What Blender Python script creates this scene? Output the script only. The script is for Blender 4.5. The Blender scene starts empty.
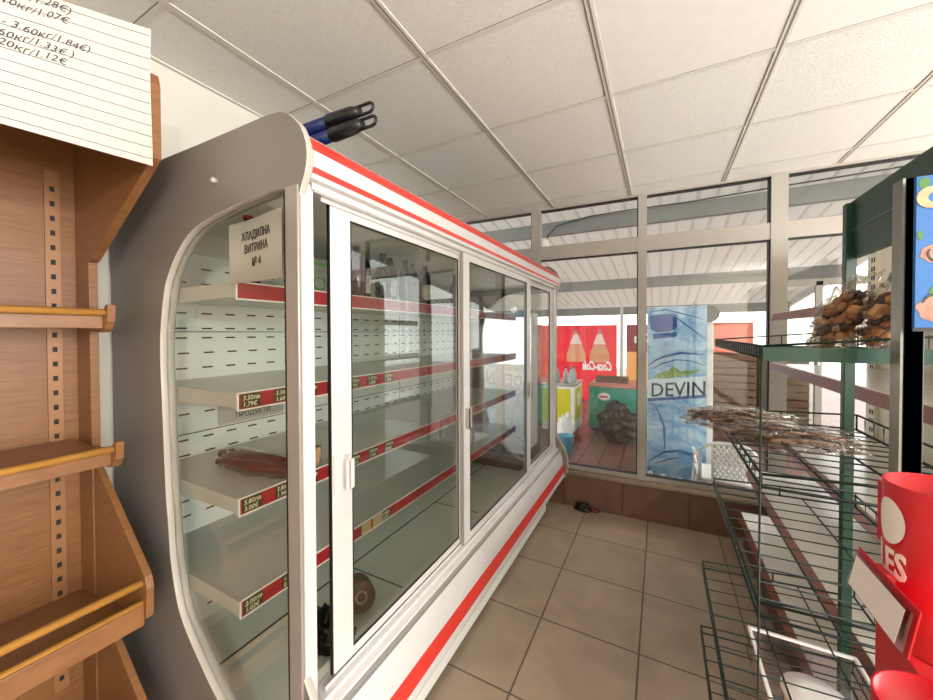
import bpy, math, random
from mathutils import Vector, Matrix, noise
random.seed(7)
C = bpy.context.scene.collection
ORG = {}
pi = math.pi

# ------------------------------------------------------------------ materials
def lin(h):
    if isinstance(h, str):
        v = [int(h[i:i+2], 16)/255 for i in (0, 2, 4)]
    else:
        v = h
    return tuple((c/12.92 if c <= .04045 else ((c+.055)/1.055)**2.4) for c in v)+(1,)

def mat(name, col, rough=.5, metal=0., noise_amt=0., nscale=8., stretch=(1, 1, 1), bump=0., bscale=60., spec=.5, emit=None, es=0., col2=None, trans=0.):
    m = bpy.data.materials.new(name)
    m.use_nodes = True
    nt = m.node_tree
    b = nt.nodes['Principled BSDF']
    b.inputs['Base Color'].default_value = lin(col)
    b.inputs['Roughness'].default_value = rough
    b.inputs['Metallic'].default_value = metal
    b.inputs['Specular IOR Level'].default_value = spec
    if trans:
        b.inputs['Transmission Weight'].default_value = trans
    if emit:
        b.inputs['Emission Color'].default_value = lin(emit)
        b.inputs['Emission Strength'].default_value = es
    tc = nt.nodes.new('ShaderNodeTexCoord')
    if noise_amt > 0:
        mp = nt.nodes.new('ShaderNodeMapping')
        mp.inputs['Scale'].default_value = stretch
        nt.links.new(tc.outputs['Object'], mp.inputs[0])
        n = nt.nodes.new('ShaderNodeTexNoise')
        n.inputs['Scale'].default_value = nscale
        n.inputs['Detail'].default_value = 6
        nt.links.new(mp.outputs[0], n.inputs['Vector'])
        r = nt.nodes.new('ShaderNodeMapRange')
        r.inputs[1].default_value = .3
        r.inputs[2].default_value = .7
        nt.links.new(n.outputs['Fac'], r.inputs[0])
        mx = nt.nodes.new('ShaderNodeMix')
        mx.data_type = 'RGBA'
        a = lin(col)
        if col2:
            c2 = lin(col2)
        else:
            c2 = tuple(x*(1-noise_amt) for x in a[:3])+(1,)
        mx.inputs[6].default_value = a
        mx.inputs[7].default_value = c2
        nt.links.new(r.outputs[0], mx.inputs[0])
        nt.links.new(mx.outputs[2], b.inputs['Base Color'])
    if bump > 0:
        n2 = nt.nodes.new('ShaderNodeTexNoise')
        n2.inputs['Scale'].default_value = bscale
        n2.inputs['Detail'].default_value = 4
        nt.links.new(tc.outputs['Object'], n2.inputs['Vector'])
        bp = nt.nodes.new('ShaderNodeBump')
        bp.inputs['Strength'].default_value = bump
        bp.inputs['Distance'].default_value = .01
        nt.links.new(n2.outputs['Fac'], bp.inputs['Height'])
        nt.links.new(bp.outputs[0], b.inputs['Normal'])
    return m

def glass_mat(name, tint='f2f7f4', ior=1.5, rough=0., extra=0., bump=0.):
    m = bpy.data.materials.new(name)
    m.use_nodes = True
    nt = m.node_tree
    nt.nodes.clear()
    out = nt.nodes.new('ShaderNodeOutputMaterial')
    tr = nt.nodes.new('ShaderNodeBsdfTransparent')
    tr.inputs[0].default_value = lin(tint)
    gl = nt.nodes.new('ShaderNodeBsdfGlossy')
    gl.inputs['Roughness'].default_value = rough
    gl.inputs[0].default_value = (1, 1, 1, 1)
    lw = nt.nodes.new('ShaderNodeLayerWeight')
    lw.inputs['Blend'].default_value = .5
    pw = nt.nodes.new('ShaderNodeMath')
    pw.operation = 'POWER'
    pw.inputs[1].default_value = 4.5
    nt.links.new(lw.outputs['Facing'], pw.inputs[0])
    f0 = ((ior-1)/(ior+1))**2
    fr = nt.nodes.new('ShaderNodeMath')
    fr.operation = 'MULTIPLY_ADD'
    fr.inputs[1].default_value = 1-f0
    fr.inputs[2].default_value = f0
    nt.links.new(pw.outputs[0], fr.inputs[0])
    ad = nt.nodes.new('ShaderNodeMath')
    ad.operation = 'ADD'
    ad.use_clamp = True
    ad.inputs[1].default_value = extra
    nt.links.new(fr.outputs[0], ad.inputs[0])
    mx = nt.nodes.new('ShaderNodeMixShader')
    nt.links.new(ad.outputs[0], mx.inputs[0])
    nt.links.new(tr.outputs[0], mx.inputs[1])
    nt.links.new(gl.outputs[0], mx.inputs[2])
    nt.links.new(mx.outputs[0], out.inputs[0])
    if bump:
        tc = nt.nodes.new('ShaderNodeTexCoord')
        n2 = nt.nodes.new('ShaderNodeTexNoise')
        n2.inputs['Scale'].default_value = 40
        nt.links.new(tc.outputs['Object'], n2.inputs['Vector'])
        bp = nt.nodes.new('ShaderNodeBump')
        bp.inputs['Strength'].default_value = bump
        bp.inputs['Distance'].default_value = .02
        nt.links.new(n2.outputs['Fac'], bp.inputs['Height'])
        nt.links.new(bp.outputs[0], gl.inputs['Normal'])
    return m

def brick_mat(name, c1, c2, mortar, w, h, ms, off, ox, oy, rough=.4, bump=0.3, mot=.25, nscale=5., offset_freq=2, smooth=.1):
    m = bpy.data.materials.new(name)
    m.use_nodes = True
    nt = m.node_tree
    b = nt.nodes['Principled BSDF']
    tc = nt.nodes.new('ShaderNodeTexCoord')
    geo = nt.nodes.new('ShaderNodeNewGeometry')
    mp = nt.nodes.new('ShaderNodeMapping')
    mp.inputs['Location'].default_value = (-ox, -oy, 0)
    nt.links.new(geo.outputs['Position'], mp.inputs[0])
    br = nt.nodes.new('ShaderNodeTexBrick')
    br.offset = off
    br.inputs['Scale'].default_value = 1
    br.inputs['Brick Width'].default_value = w
    br.inputs['Row Height'].default_value = h
    br.inputs['Mortar Size'].default_value = ms
    br.inputs['Mortar Smooth'].default_value = smooth
    br.inputs['Color1'].default_value = lin(c1)
    br.inputs['Color2'].default_value = lin(c2)
    br.inputs['Mortar'].default_value = lin(mortar)
    nt.links.new(mp.outputs[0], br.inputs['Vector'])
    n = nt.nodes.new('ShaderNodeTexNoise')
    n.inputs['Scale'].default_value = nscale
    n.inputs['Detail'].default_value = 8
    n.inputs['Distortion'].default_value = .8
    nt.links.new(geo.outputs['Position'], n.inputs['Vector'])
    r = nt.nodes.new('ShaderNodeMapRange')
    r.inputs[1].default_value = .3
    r.inputs[2].default_value = .7
    r.inputs[3].default_value = 1-mot
    r.inputs[4].default_value = 1
    nt.links.new(n.outputs['Fac'], r.inputs[0])
    mx = nt.nodes.new('ShaderNodeMix')
    mx.data_type = 'RGBA'
    mx.blend_type = 'MULTIPLY'
    mx.inputs[0].default_value = 1
    nt.links.new(br.outputs['Color'], mx.inputs[6])
    nt.links.new(r.outputs[0], mx.inputs[7])
    nt.links.new(mx.outputs[2], b.inputs['Base Color'])
    b.inputs['Roughness'].default_value = rough
    bp = nt.nodes.new('ShaderNodeBump')
    bp.inputs['Strength'].default_value = bump
    bp.inputs['Distance'].default_value = .004
    bp.invert = True
    nt.links.new(br.outputs['Fac'], bp.inputs['Height'])
    nt.links.new(bp.outputs[0], b.inputs['Normal'])
    return m

M = dict(
    white=mat('white_coat', 'cccac8', .3, noise_amt=.04, nscale=20),
    pvc=mat('window_profile', 'a59e95', .4, noise_amt=.05, nscale=12),
    ceil=mat('ceiling_tile', 'e9e6e0', .95, noise_amt=.10, nscale=90, bump=.25, bscale=140),
    ceil_smooth=mat('ceiling_tile_smooth', 'e9e6e1', .9, noise_amt=.04, nscale=20),
    tee=mat('ceiling_tee', 'd8d4cc', .85, noise_amt=.03),
    teed=mat('ceiling_tee_slot', '8a847c', .8, noise_amt=.1),
    wall=mat('wall_paint', 'd6d2c6', .9, noise_amt=.04, nscale=6, bump=.05),
    skirt=mat('skirting_tile', '765648', .35, noise_amt=.3, nscale=7),
    sill=mat('sill_stone', '9c8877', .25, noise_amt=.25, nscale=12),
    black=mat('black_rubber', '0c0c0d', .5, noise_amt=.1),
    grey=mat('panel_grey', '7a736d', .38, noise_amt=.10, nscale=4),
    rim=mat('panel_rim', 'b3aca2', .3, noise_amt=.06, nscale=10),
    post=mat('post_grey', '978f89', .3, .2, noise_amt=.06, nscale=10),
    alu=mat('aluminium', 'c9c8c4', .25, .7, noise_amt=.05, nscale=10, stretch=(1, 30, 1)),
    red=mat('red_stripe', 'd2372c', .35, noise_amt=.06, nscale=6),
    inner=mat('case_liner', 'eef2ea', .45, noise_amt=.03, nscale=5),
    slot=mat('slot_dark', '1b1d1c', .7, noise_amt=.1),
    shelfm=mat('shelf_steel', 'c9c8c0', .3, .1, noise_amt=.10, nscale=5),
    rail=mat('price_rail_red', 'a1262b', .3, noise_amt=.12, nscale=15),
    railtr=mat('price_rail_white', 'e6e2da', .3, noise_amt=.05),
    tag=mat('price_tag_olive', '3d3a1f', .4, noise_amt=.2, nscale=40),
    tagred=mat('price_tag_red', 'b22c33', .35, noise_amt=.1, nscale=20),
    tagtan=mat('price_tag_tan', 'b39a6e', .4, noise_amt=.2, nscale=30),
    digit=mat('digit_cream', 'e6e2b8', .5, noise_amt=.05),
    ink=mat('ink', '26221f', .8, noise_amt=.1),
    inkb=mat('pen_ink', '3a3438', .8, noise_amt=.1),
    rule=mat('ruled_line', '6f6f78', .8, noise_amt=.05),
    paper=mat('paper', 'c8c1b8', .85, noise_amt=.06, nscale=7),
    wood=mat('beech_laminate', '8c6039', .42, noise_amt=.25, nscale=10, stretch=(1.5, 1, 14), col2='784f2e'),
    woodh=mat('beech_laminate_flat', '8c6039', .38, noise_amt=.25, nscale=10, stretch=(14, 1.2, 3), col2='784f2e'),
    rod=mat('round_rod_wood', 'c98f45', .35, noise_amt=.2, nscale=12, stretch=(6, 1, 6)),
    strip=mat('slotted_strip', '9a6d47', .4, .1, noise_amt=.1),
    green=mat('green_powder_coat', '11402e', .38, noise_amt=.12, nscale=10, bump=.05),
    dgreen=mat('dark_green_wire', '14261e', .4, .2, noise_amt=.1),
    cream=mat('cream_steel', 'e4dfcf', .35, noise_amt=.05, nscale=5),
    creamg=mat('cream_shelf_gloss', 'f5f3ee', .15, noise_amt=.04, nscale=5),
    rosy=mat('gondola_price_rail', '8f5546', .35, noise_amt=.22, nscale=8),
    blackm=mat('black_metal', '131314', .4, noise_amt=.15),
    lit_grey=mat('pole_lit_grey', '8e8e88', .35, .5, noise_amt=.2, nscale=30),  # paler tone painted for the lit side of the black pole
    pred=mat('display_red', 'c4121f', .32, noise_amt=.05, nscale=10),
    pwhite=mat('print_white', 'efe9e6', .5, noise_amt=.03),
    blue=mat('print_blue', '1268b3', .45, noise_amt=.12, nscale=5),
    nut=mat('print_nut', 'd9b78c', .5, noise_amt=.4, nscale=30, col2='b47a55'),
    nutp=mat('print_nut_pink', 'bf927f', .5, noise_amt=.4, nscale=45, col2='8f5f4e'),
    leaf=mat('print_leaf', '4f8a3a', .5, noise_amt=.3, nscale=20),
    navy=mat('navy_pole', '101f52', .3, noise_amt=.1),
    blk2=mat('black_plastic', '141414', .35, noise_amt=.1),
    snack=mat('snack_brown', '5c4434', .7, noise_amt=.6, nscale=55, col2='a87c52', bump=.8, bscale=90),
    snacko=mat('snack_orange', 'b5793f', .6, noise_amt=.6, nscale=22, col2='46332b', bump=.6, bscale=60),
    stick=mat('snack_sticks', '463229', .7, noise_amt=.6, nscale=30, col2='8a705c', stretch=(12, 2, 2), bump=.7),
    snackl=mat('snack_tan', 'cfa068', .55, noise_amt=.5, nscale=60, col2='9a6a3c'),
    snackd=mat('snack_dark', '4a362c', .6, noise_amt=.5, nscale=60),
    stickl=mat('snack_stick_tan', '9c7f66', .6, noise_amt=.4, nscale=60),
    film=glass_mat('clear_film', 'f2efec', 1.42, .12, .01, bump=1.0),
    salami=mat('salami_red', '43111a', .3, noise_amt=.5, nscale=25, col2='7a2626', bump=.4),
    pane=glass_mat('window_glass', 'f4f6f4', 1.5),
    dglass=glass_mat('door_glass', 'f2f5f3', 1.55, extra=.015),
    eglass=glass_mat('end_glass', 'f8faf8', 1.35),
    acrylic=glass_mat('clear_acrylic', 'efecf0', 1.45, .05, .02),
    bottle=mat('bottle_dark', '14110f', .12, noise_amt=.1),
    bottleg=mat('bottle_green_dark', '1c2a1a', .12, noise_amt=.1),
    bottler=mat('bottle_red', '4a1318', .15, noise_amt=.1),
    lab=mat('bottle_label', 'c9bfae', .6, noise_amt=.3, nscale=40),
    capr=mat('cap_red', 'b3212b', .4, noise_amt=.05),
    card=mat('brown_card', '6a4a3a', .7, noise_amt=.25, nscale=12),
    blackbag=mat('black_bag', '0b0a0b', .28, noise_amt=.3, nscale=14, bump=1., bscale=14),
    roof=mat('roof_sheet', 'c9c6c2', .3, noise_amt=.08, nscale=3),
    beam=mat('grey_beam', '7d7d7a', .5, noise_amt=.1),
    bred=mat('banner_red', 'e2455c', .5, noise_amt=.1, nscale=3),
    bcream=mat('banner_cream', 'e8c79a', .5, noise_amt=.25, nscale=2, col2='e8a35a'),
    bpink=mat('banner_pink', 'e0938a', .5, noise_amt=.3, nscale=2, col2='e3b08a'),
    bot_or=mat('print_orange', 'e8946a', .5, noise_amt=.3, nscale=5, col2='e8b48c'),
    teal=mat('freezer_teal', '2fa695', .35, noise_amt=.2, nscale=5, col2='238a80'),
    yellow=mat('freezer_yellow', 'd9d02a', .4, noise_amt=.1, nscale=4),
    wplast=mat('white_plastic', 'eeeceb', .4, noise_amt=.03),
    dgrey=mat('dark_grey_trim', '3c3d3d', .5, noise_amt=.1),
    crate=mat('crate_wood', '7d5a48', .7, noise_amt=.3, nscale=8, stretch=(2, 2, 14)),
    lid_reflect=mat('freezer_lid_reflect', 'd98a80', .12, noise_amt=.15, nscale=4),  # pink reflection on the glass lid, put into its colour
    bluebk=mat('bucket_blue', '6fb6d6', .4, noise_amt=.1),
)
M['tile'] = brick_mat('floor_tile', 'ae9a86', 'a4917d', '5d5247', .4487, .4487, .004, 0., -.5294-.4487*10, 2.731-.4487*10, rough=.36, mot=.22, nscale=4.5)
M['paving'] = brick_mat('paving_tile', '8d6660', '7a564f', '3a2a28', .21, .42, .008, 0., -10.05, -10.0, rough=.35, mot=.35, nscale=14)

def devin_mat():
    m = bpy.data.materials.new('water_print')
    m.use_nodes = True
    nt = m.node_tree
    b = nt.nodes['Principled BSDF']
    b.inputs['Roughness'].default_value = .4
    tc = nt.nodes.new('ShaderNodeTexCoord')
    mp = nt.nodes.new('ShaderNodeMapping')
    mp.inputs['Scale'].default_value = (1.3, 1, 2.0)
    mp.inputs['Rotation'].default_value = (0, .35, 0)
    nt.links.new(tc.outputs['Object'], mp.inputs[0])
    n = nt.nodes.new('ShaderNodeTexNoise')
    n.inputs['Scale'].default_value = 3.2
    n.inputs['Detail'].default_value = 5
    n.inputs['Distortion'].default_value = 1.6
    nt.links.new(mp.outputs[0], n.inputs['Vector'])
    cr = nt.nodes.new('ShaderNodeValToRGB')
    e = cr.color_ramp.elements
    e[0].position = .28
    e[0].color = lin('3f6fae')
    e[1].position = .75
    e[1].color = lin('d6e6f2')
    k = cr.color_ramp.elements.new(.42)
    k.color = lin('7fb0dc')
    k = cr.color_ramp.elements.new(.58)
    k.color = lin('a9cce8')
    nt.links.new(n.outputs['Fac'], cr.inputs[0])
    nt.links.new(cr.outputs[0], b.inputs['Base Color'])
    return m
M['water'] = devin_mat()
M['wblue'] = mat('print_deep_blue', '3b5fa8', .4, noise_amt=.3, nscale=12, col2='27468c')
M['wline'] = mat('print_wave_blue', '31558f', .4, noise_amt=.4, nscale=9, col2='5b87bd')
M['wlight'] = mat('print_light_blue', 'b8d6ee', .4, noise_amt=.25, nscale=8, col2='8fb9df')
M['hill'] = mat('print_hill_green', '5d8a3a', .5, noise_amt=.5, nscale=30, col2='a9b878')
M['letter'] = mat('print_letter_navy', '2a3552', .5, noise_amt=.1)

# roof sheets let daylight through a little
def roof_mat():
    m = M['roof']
    nt = m.node_tree
    b = nt.nodes['Principled BSDF']
    out = [n for n in nt.nodes if n.type == 'OUTPUT_MATERIAL'][0]
    t = nt.nodes.new('ShaderNodeBsdfTranslucent')
    t.inputs[0].default_value = lin('cfcbc8')
    mx = nt.nodes.new('ShaderNodeMixShader')
    mx.inputs[0].default_value = .6
    nt.links.new(b.outputs[0], mx.inputs[1])
    nt.links.new(t.outputs[0], mx.inputs[2])
    nt.links.new(mx.outputs[0], out.inputs[0])
roof_mat()
def translucent(m, col, f):
    nt = m.node_tree
    b = nt.nodes['Principled BSDF']
    out = [n for n in nt.nodes if n.type == 'OUTPUT_MATERIAL'][0]
    t = nt.nodes.new('ShaderNodeBsdfTranslucent')
    t.inputs[0].default_value = lin(col)
    mx = nt.nodes.new('ShaderNodeMixShader')
    mx.inputs[0].default_value = f
    nt.links.new(b.outputs[0], mx.inputs[1])
    nt.links.new(t.outputs[0], mx.inputs[2])
    nt.links.new(mx.outputs[0], out.inputs[0])
translucent(M['bred'], 'f5566e', .55)
translucent(M['bcream'], 'f0cc98', .55)
translucent(M['bpink'], 'f0a898', .55)
M['bneck'] = mat('print_neck_pale', 'f7e2d8', .5, noise_amt=.05)
M['bwhite'] = mat('print_white', 'ffffff', .5, noise_amt=.02)
M['bcap'] = mat('print_cap_grey', 'b39a98', .5, noise_amt=.1)

# ------------------------------------------------------------------ mesh builder
class G:
    def __init__(s):
        s.v = []; s.f = []; s.m = []; s.s = []
    def add(s, vs, fs, m=0, smooth=False):
        n = len(s.v)
        s.v += [tuple(v) for v in vs]
        for f in fs:
            s.f.append(tuple(i+n for i in f)); s.m.append(m); s.s.append(smooth)
        return s
    def box(s, x0, x1, y0, y1, z0, z1, m=0):
        vs = [(x, y, z) for z in (z0, z1) for y in (y0, y1) for x in (x0, x1)]
        return s.add(vs, [(0, 2, 3, 1), (4, 5, 7, 6), (0, 1, 5, 4), (2, 6, 7, 3), (0, 4, 6, 2), (1, 3, 7, 5)], m)
    def prism(s, poly, axis, a, b, m=0, smooth=False):
        def q(p, t):
            if axis == 'y': return (p[0], t, p[1])
            if axis == 'x': return (t, p[0], p[1])
            return (p[0], p[1], t)
        n = len(poly)
        vs = [q(p, a) for p in poly]+[q(p, b) for p in poly]
        k = len(s.v)
        s.add(vs, [tuple(range(n)), tuple(range(2*n-1, n-1, -1))], m)
        for i in range(n):
            j = (i+1) % n
            s.f.append((k+i, k+n+i, k+n+j, k+j)); s.m.append(m); s.s.append(smooth)
        return s
    def ring(s, outer, inner, axis, a, b, m=0, mi=None, smooth=True):
        """plate with a hole; outer and inner have equal counts"""
        n = len(outer)
        def q(p, t):
            return (p[0], t, p[1]) if axis == 'y' else (t, p[0], p[1])
        vs = [q(p, a) for p in outer]+[q(p, a) for p in inner]+[q(p, b) for p in outer]+[q(p, b) for p in inner]
        k = len(s.v)
        s.v += vs
        for i in range(n):
            j = (i+1) % n
            for f, mm, sm in (((i, j, n+j, n+i), m, False), ((2*n+i, 3*n+i, 3*n+j, 2*n+j), m, False),
                              ((i, 2*n+i, 2*n+j, j), (m if mi is None else mi), smooth), ((n+i, n+j, 3*n+j, 3*n+i), (m if mi is None else mi), smooth)):
                s.f.append(tuple(k+t for t in f)); s.m.append(mm); s.s.append(sm)
        return s
    def tube(s, path, r, n=6, m=0, closed=False):
        P = [Vector(p) for p in path]
        L = len(P)
        k = len(s.v)
        rr = r if isinstance(r, (list, tuple)) else [r]*L
        for i, p in enumerate(P):
            if closed:
                d = P[(i+1) % L]-P[i-1]
            else:
                d = P[min(i+1, L-1)]-P[max(i-1, 0)]
            d = d.normalized() if d.length > 1e-9 else Vector((0, 0, 1))
            up = Vector((0, 0, 1)) if abs(d.z) < .9 else Vector((1, 0, 0))
            a = d.cross(up).normalized(); b = d.cross(a)
            for t in range(n):
                w = 2*pi*t/n
                s.v.append(tuple(p+(a*math.cos(w)+b*math.sin(w))*rr[i]))
        for i in range(L if closed else L-1):
            for t in range(n):
                i2 = (i+1) % L
                s.f.append((k+i*n+t, k+i*n+(t+1) % n, k+i2*n+(t+1) % n, k+i2*n+t)); s.m.append(m); s.s.append(True)
        if not closed:
            s.f.append(tuple(k+t for t in range(n))[::-1]); s.m.append(m); s.s.append(False)
            s.f.append(tuple(k+(L-1)*n+t for t in range(n))); s.m.append(m); s.s.append(False)
        return s
    def lathe(s, prof, c, n=20, m=0, tilt=None):
        k = len(s.v)
        for (r, z) in prof:
            for t in range(n):
                w = 2*pi*t/n
                p = Vector((r*math.cos(w), r*math.sin(w), z))
                if tilt: p = tilt @ p
                s.v.append((c[0]+p.x, c[1]+p.y, c[2]+p.z))
        for i in range(len(prof)-1):
            for t in range(n):
                s.f.append((k+i*n+t, k+i*n+(t+1) % n, k+(i+1)*n+(t+1) % n, k+(i+1)*n+t)); s.m.append(m); s.s.append(True)
        if prof[0][0] > 1e-4:
            s.f.append(tuple(k+t for t in range(n))[::-1]); s.m.append(m); s.s.append(False)
        if prof[-1][0] > 1e-4:
            s.f.append(tuple(k+(len(prof)-1)*n+t for t in range(n))); s.m.append(m); s.s.append(False)
        return s
    def mp(s, fn):
        s.v = [tuple(fn(*v)) for v in s.v]
        return s

def mk(name, g, mats, parent=None, loc=None, rot=0., bevel=0.):
    if not isinstance(mats, (list, tuple)): mats = [mats]
    if parent is not None:
        o0 = ORG[parent.name]
    elif loc is not None:
        o0 = (0, 0, 0)
    else:
        xs = [v[0] for v in g.v]; ys = [v[1] for v in g.v]; zs = [v[2] for v in g.v]
        o0 = ((min(xs)+max(xs))/2, (min(ys)+max(ys))/2, min(zs))
        loc = o0
    me = bpy.data.meshes.new(name)
    me.from_pydata([(v[0]-o0[0], v[1]-o0[1], v[2]-o0[2]) for v in g.v], [], g.f)
    for m in mats: me.materials.append(m)
    for p, mi, sm in zip(me.polygons, g.m, g.s):
        p.material_index = mi; p.use_smooth = sm
    me.update()
    import bmesh
    bm = bmesh.new(); bm.from_mesh(me); bmesh.ops.recalc_face_normals(bm, faces=bm.faces); bm.to_mesh(me); bm.free()
    ob = bpy.data.objects.new(name, me)
    C.objects.link(ob)
    if parent is not None:
        ob.parent = parent
    else:
        ob.location = loc; ob.rotation_euler = (0, 0, rot)
    ORG[ob.name] = o0
    if bevel:
        b = ob.modifiers.new('bevel', 'BEVEL'); b.width = bevel; b.segments = 2; b.limit_method = 'ANGLE'
    return ob

def tag(o, label, cat, group=None, kind=None):
    o['label'] = label; o['category'] = cat
    if group: o['group'] = group
    if kind: o['kind'] = kind
    return o

def thing(name, label, cat, loc, group=None, rot=0., local=False):
    o = bpy.data.objects.new(name, None)
    o.empty_display_size = .05
    C.objects.link(o)
    o.location = loc; o.rotation_euler = (0, 0, rot)
    ORG[o.name] = (0, 0, 0) if local else tuple(loc)
    return tag(o, label, cat, group)

def struct(name, g, mats, label=None, **k):
    o = mk(name, g, mats, **k)
    o['kind'] = 'structure'
    if label: o['label'] = label
    return o

def copy_tree(o, loc=None, rot=None, label=None, parent=None):
    c = o.copy(); C.objects.link(c)
    if parent is not None: c.parent = parent
    if loc is not None: c.location = loc
    if rot is not None: c.rotation_euler = rot
    if label: c['label'] = label
    for ch in o.children:
        copy_tree(ch, parent=c)
    return c

def text_g(txt, size, fn, shear=0., ext=.0004, m=0, space=1., align='LEFT', bold=0., sx=1.):
    cu = bpy.data.curves.new('t', 'FONT')
    cu.body = txt; cu.size = size; cu.shear = shear; cu.extrude = ext; cu.space_character = space
    cu.align_x = align; cu.offset = bold; cu.resolution_u = 2
    ob = bpy.data.objects.new('t', cu)
    C.objects.link(ob)
    bpy.context.view_layer.update()
    dg = bpy.context.evaluated_depsgraph_get()
    me = bpy.data.meshes.new_from_object(ob.evaluated_get(dg))
    g = G()
    g.add([fn(v.co.x*sx, v.co.y, v.co.z) for v in me.vertices], [tuple(p.vertices) for p in me.polygons], m)
    bpy.data.objects.remove(ob); bpy.data.curves.remove(cu); bpy.data.meshes.remove(me)
    return g

def merge(*gs):
    r = G()
    for g in gs:
        k = len(r.v); r.v += g.v; r.f += [tuple(i+k for i in f) for f in g.f]; r.m += g.m; r.s += g.s
    return r
def setm(g, m):
    g.m = [m]*len(g.m); return g

def blob(c, r, seed=0, amp=.25, freq=2., n=18, k=12, m=0, flat=None, power=1.):
    """lumpy closed surface"""
    g = G()
    vs = []
    for i in range(k+1):
        th = pi*i/k
        for j in range(n):
            ph = 2*pi*j/n
            d = Vector((math.sin(th)*math.cos(ph), math.sin(th)*math.sin(ph), math.cos(th)))
            e = Vector([math.copysign(abs(q)**power, q) for q in d])
            f = 1+amp*noise.noise(d*freq+Vector((seed*7.3, seed*3.1, seed)))+amp*.5*noise.noise(d*freq*2.7+Vector((seed, 5, 1)))
            p = [c[0]+e.x*r[0]*f, c[1]+e.y*r[1]*f, c[2]+e.z*r[2]*f]
            if flat is not None: p[2] = max(p[2], flat)
            vs.append(tuple(p))
    fs = []
    for i in range(k):
        for j in range(n):
            fs.append((i*n+j, (i+1)*n+j, (i+1)*n+(j+1) % n, i*n+(j+1) % n))
    g.add(vs, fs, m, True)
    return g

# ------------------------------------------------------------------ room
CE = 2.515
struct('floor', G().box(-1.76, 3.2, -2.2, 3.2, -.05, 0), M['tile'])
struct('wall_left', G().box(-1.84, -1.74, -2.2, 3.2, 0, CE+.1), M['wall'])
struct('wall_back', G().box(-1.84, 3.3, -2.3, -2.2, 0, CE+.1), M['wall'])
g = G().box(3.2, 3.3, -2.2, 3.3, 0, .8).box(3.2, 3.3, -2.2, 3.3, 2.2, CE+.1).box(3.2, 3.3, -2.2, -1.4, .8, 2.2).box(3.2, 3.3, 2.6, 3.3, .8, 2.2)
struct('wall_right', g, M['wall'])
w2 = struct('window_2', G().box(3.22, 3.28, -1.4, 2.6, .8, .86).box(3.22, 3.28, -1.4, 2.6, 2.14, 2.2).box(3.22, 3.28, -1.4, -1.34, .86, 2.14).box(3.22, 3.28, 2.54, 2.6, .86, 2.14).box(3.22, 3.28, .56, .64, .86, 2.14), M['pvc'])
# ceiling : tiles with a tee grid
g = G().box(-1.76, 3.25, -2.25, 3.25, CE+.0035, CE+.06)
cx0, cy0 = -.8098, 1.2129
for i in range(-1, 7):
    x = cx0+.6*i
    w = .013
    g.box(x-w, x+w, -2.2, 3.22, CE, CE+.009, 1)
    if i >= 0:
        g.box(x-.003, x+.003, -2.2, 3.22, CE-.001, CE+.0001, 2)
        g.box(x-w-.004, x-w, -2.2, 3.22, CE+.003, CE+.009, 2)
for j in range(-5, 4):
    y = cy0+.6*j
    g.box(-1.74, 3.2, y-.008, y+.008, CE+.0005, CE+.009, 1)
    g.box(-1.74, 3.2, y-.011, y-.008, CE+.002, CE+.009, 2)
g.box(-1.74, -1.722, -2.2, 3.2, CE-.002, CE+.009, 1)
# a few smooth tiles
for (i, j) in ((1, 0), (2, 0), (1, -1)):
    g.box(cx0+.6*i+.015, cx0+.6*i+.585, cy0+.6*j+.01, cy0+.6*j+.59, CE+.0028, CE+.0085, 3)
struct('ceiling', g, [M['ceil'], M['tee'], M['teed'], M['ceil_smooth']])
# window wall, a little askew to the display case
WA = .029
WL = (0, 3.185, 0)
struct('wall_far', G().box(-1.85, 3.3, .0, .14, 0, .285), M['skirt'], loc=WL, rot=WA)
g = G()
for k in range(-4, 8):
    g.box(k*.4487-.26, k*.4487-.26+.4457, -.012, 0, 0, .262)
struct('baseboard_far', g, M['skirt'], loc=WL, rot=WA, bevel=.002)
g = G().prism([(-.03, .268), (-.024, .262), (.0, .262), (.16, .262), (.16, .30), (-.02, .297), (-.03, .29)], 'x', -1.80, 3.25, 0, True)
struct('trim_1', g, M['sill'], label='long rounded stone window sill', loc=WL, rot=WA)
fr = G()
Z0, Z1, T0, T1, ZT = .30, .33, 2.078, 2.19, CE-.012
y0, y1 = .02, .08
mull = [(-1.79, -1.73), (-1.002, -.922), (-.158, -.098), (.652, .742), (1.50, 1.59), (2.35, 2.44), (3.12, 3.19)]
fr.box(-1.79, 3.19, y0, y1, Z0, Z1).box(-1.79, 3.19, y0, y1, T0, T1).box(-1.79, 3.19, y0, y1, ZT, CE+.02)
for a, b in mull:
    fr.box(a, b, y0-.006, y1, Z0, ZT)
for (a, b), (c, d) in zip(mull, mull[1:]):
    for z0, z1 in ((Z1, T0), (T1, ZT)):
        fr.box(c-.008, c, y0+.012, y1, z0, z1, 1)
        fr.box(b, c, y0+.012, y1, z0, z0+.004, 1)
        fr.box(b, c, y0+.012, y1, z1-.008, z1, 1)
win = struct('window_1', fr, [M['pvc'], M['black']], loc=WL, rot=WA)
ORG[win.name] = (0, 0, 0)
for (a, b), (c, d) in zip(mull, mull[1:]):
    for z0, z1 in ((Z1, T0), (T1, ZT)):
        mk('window_pane', G().box(b, c-.008, .05, .054, z0, z1), M['pane'], win)

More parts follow.
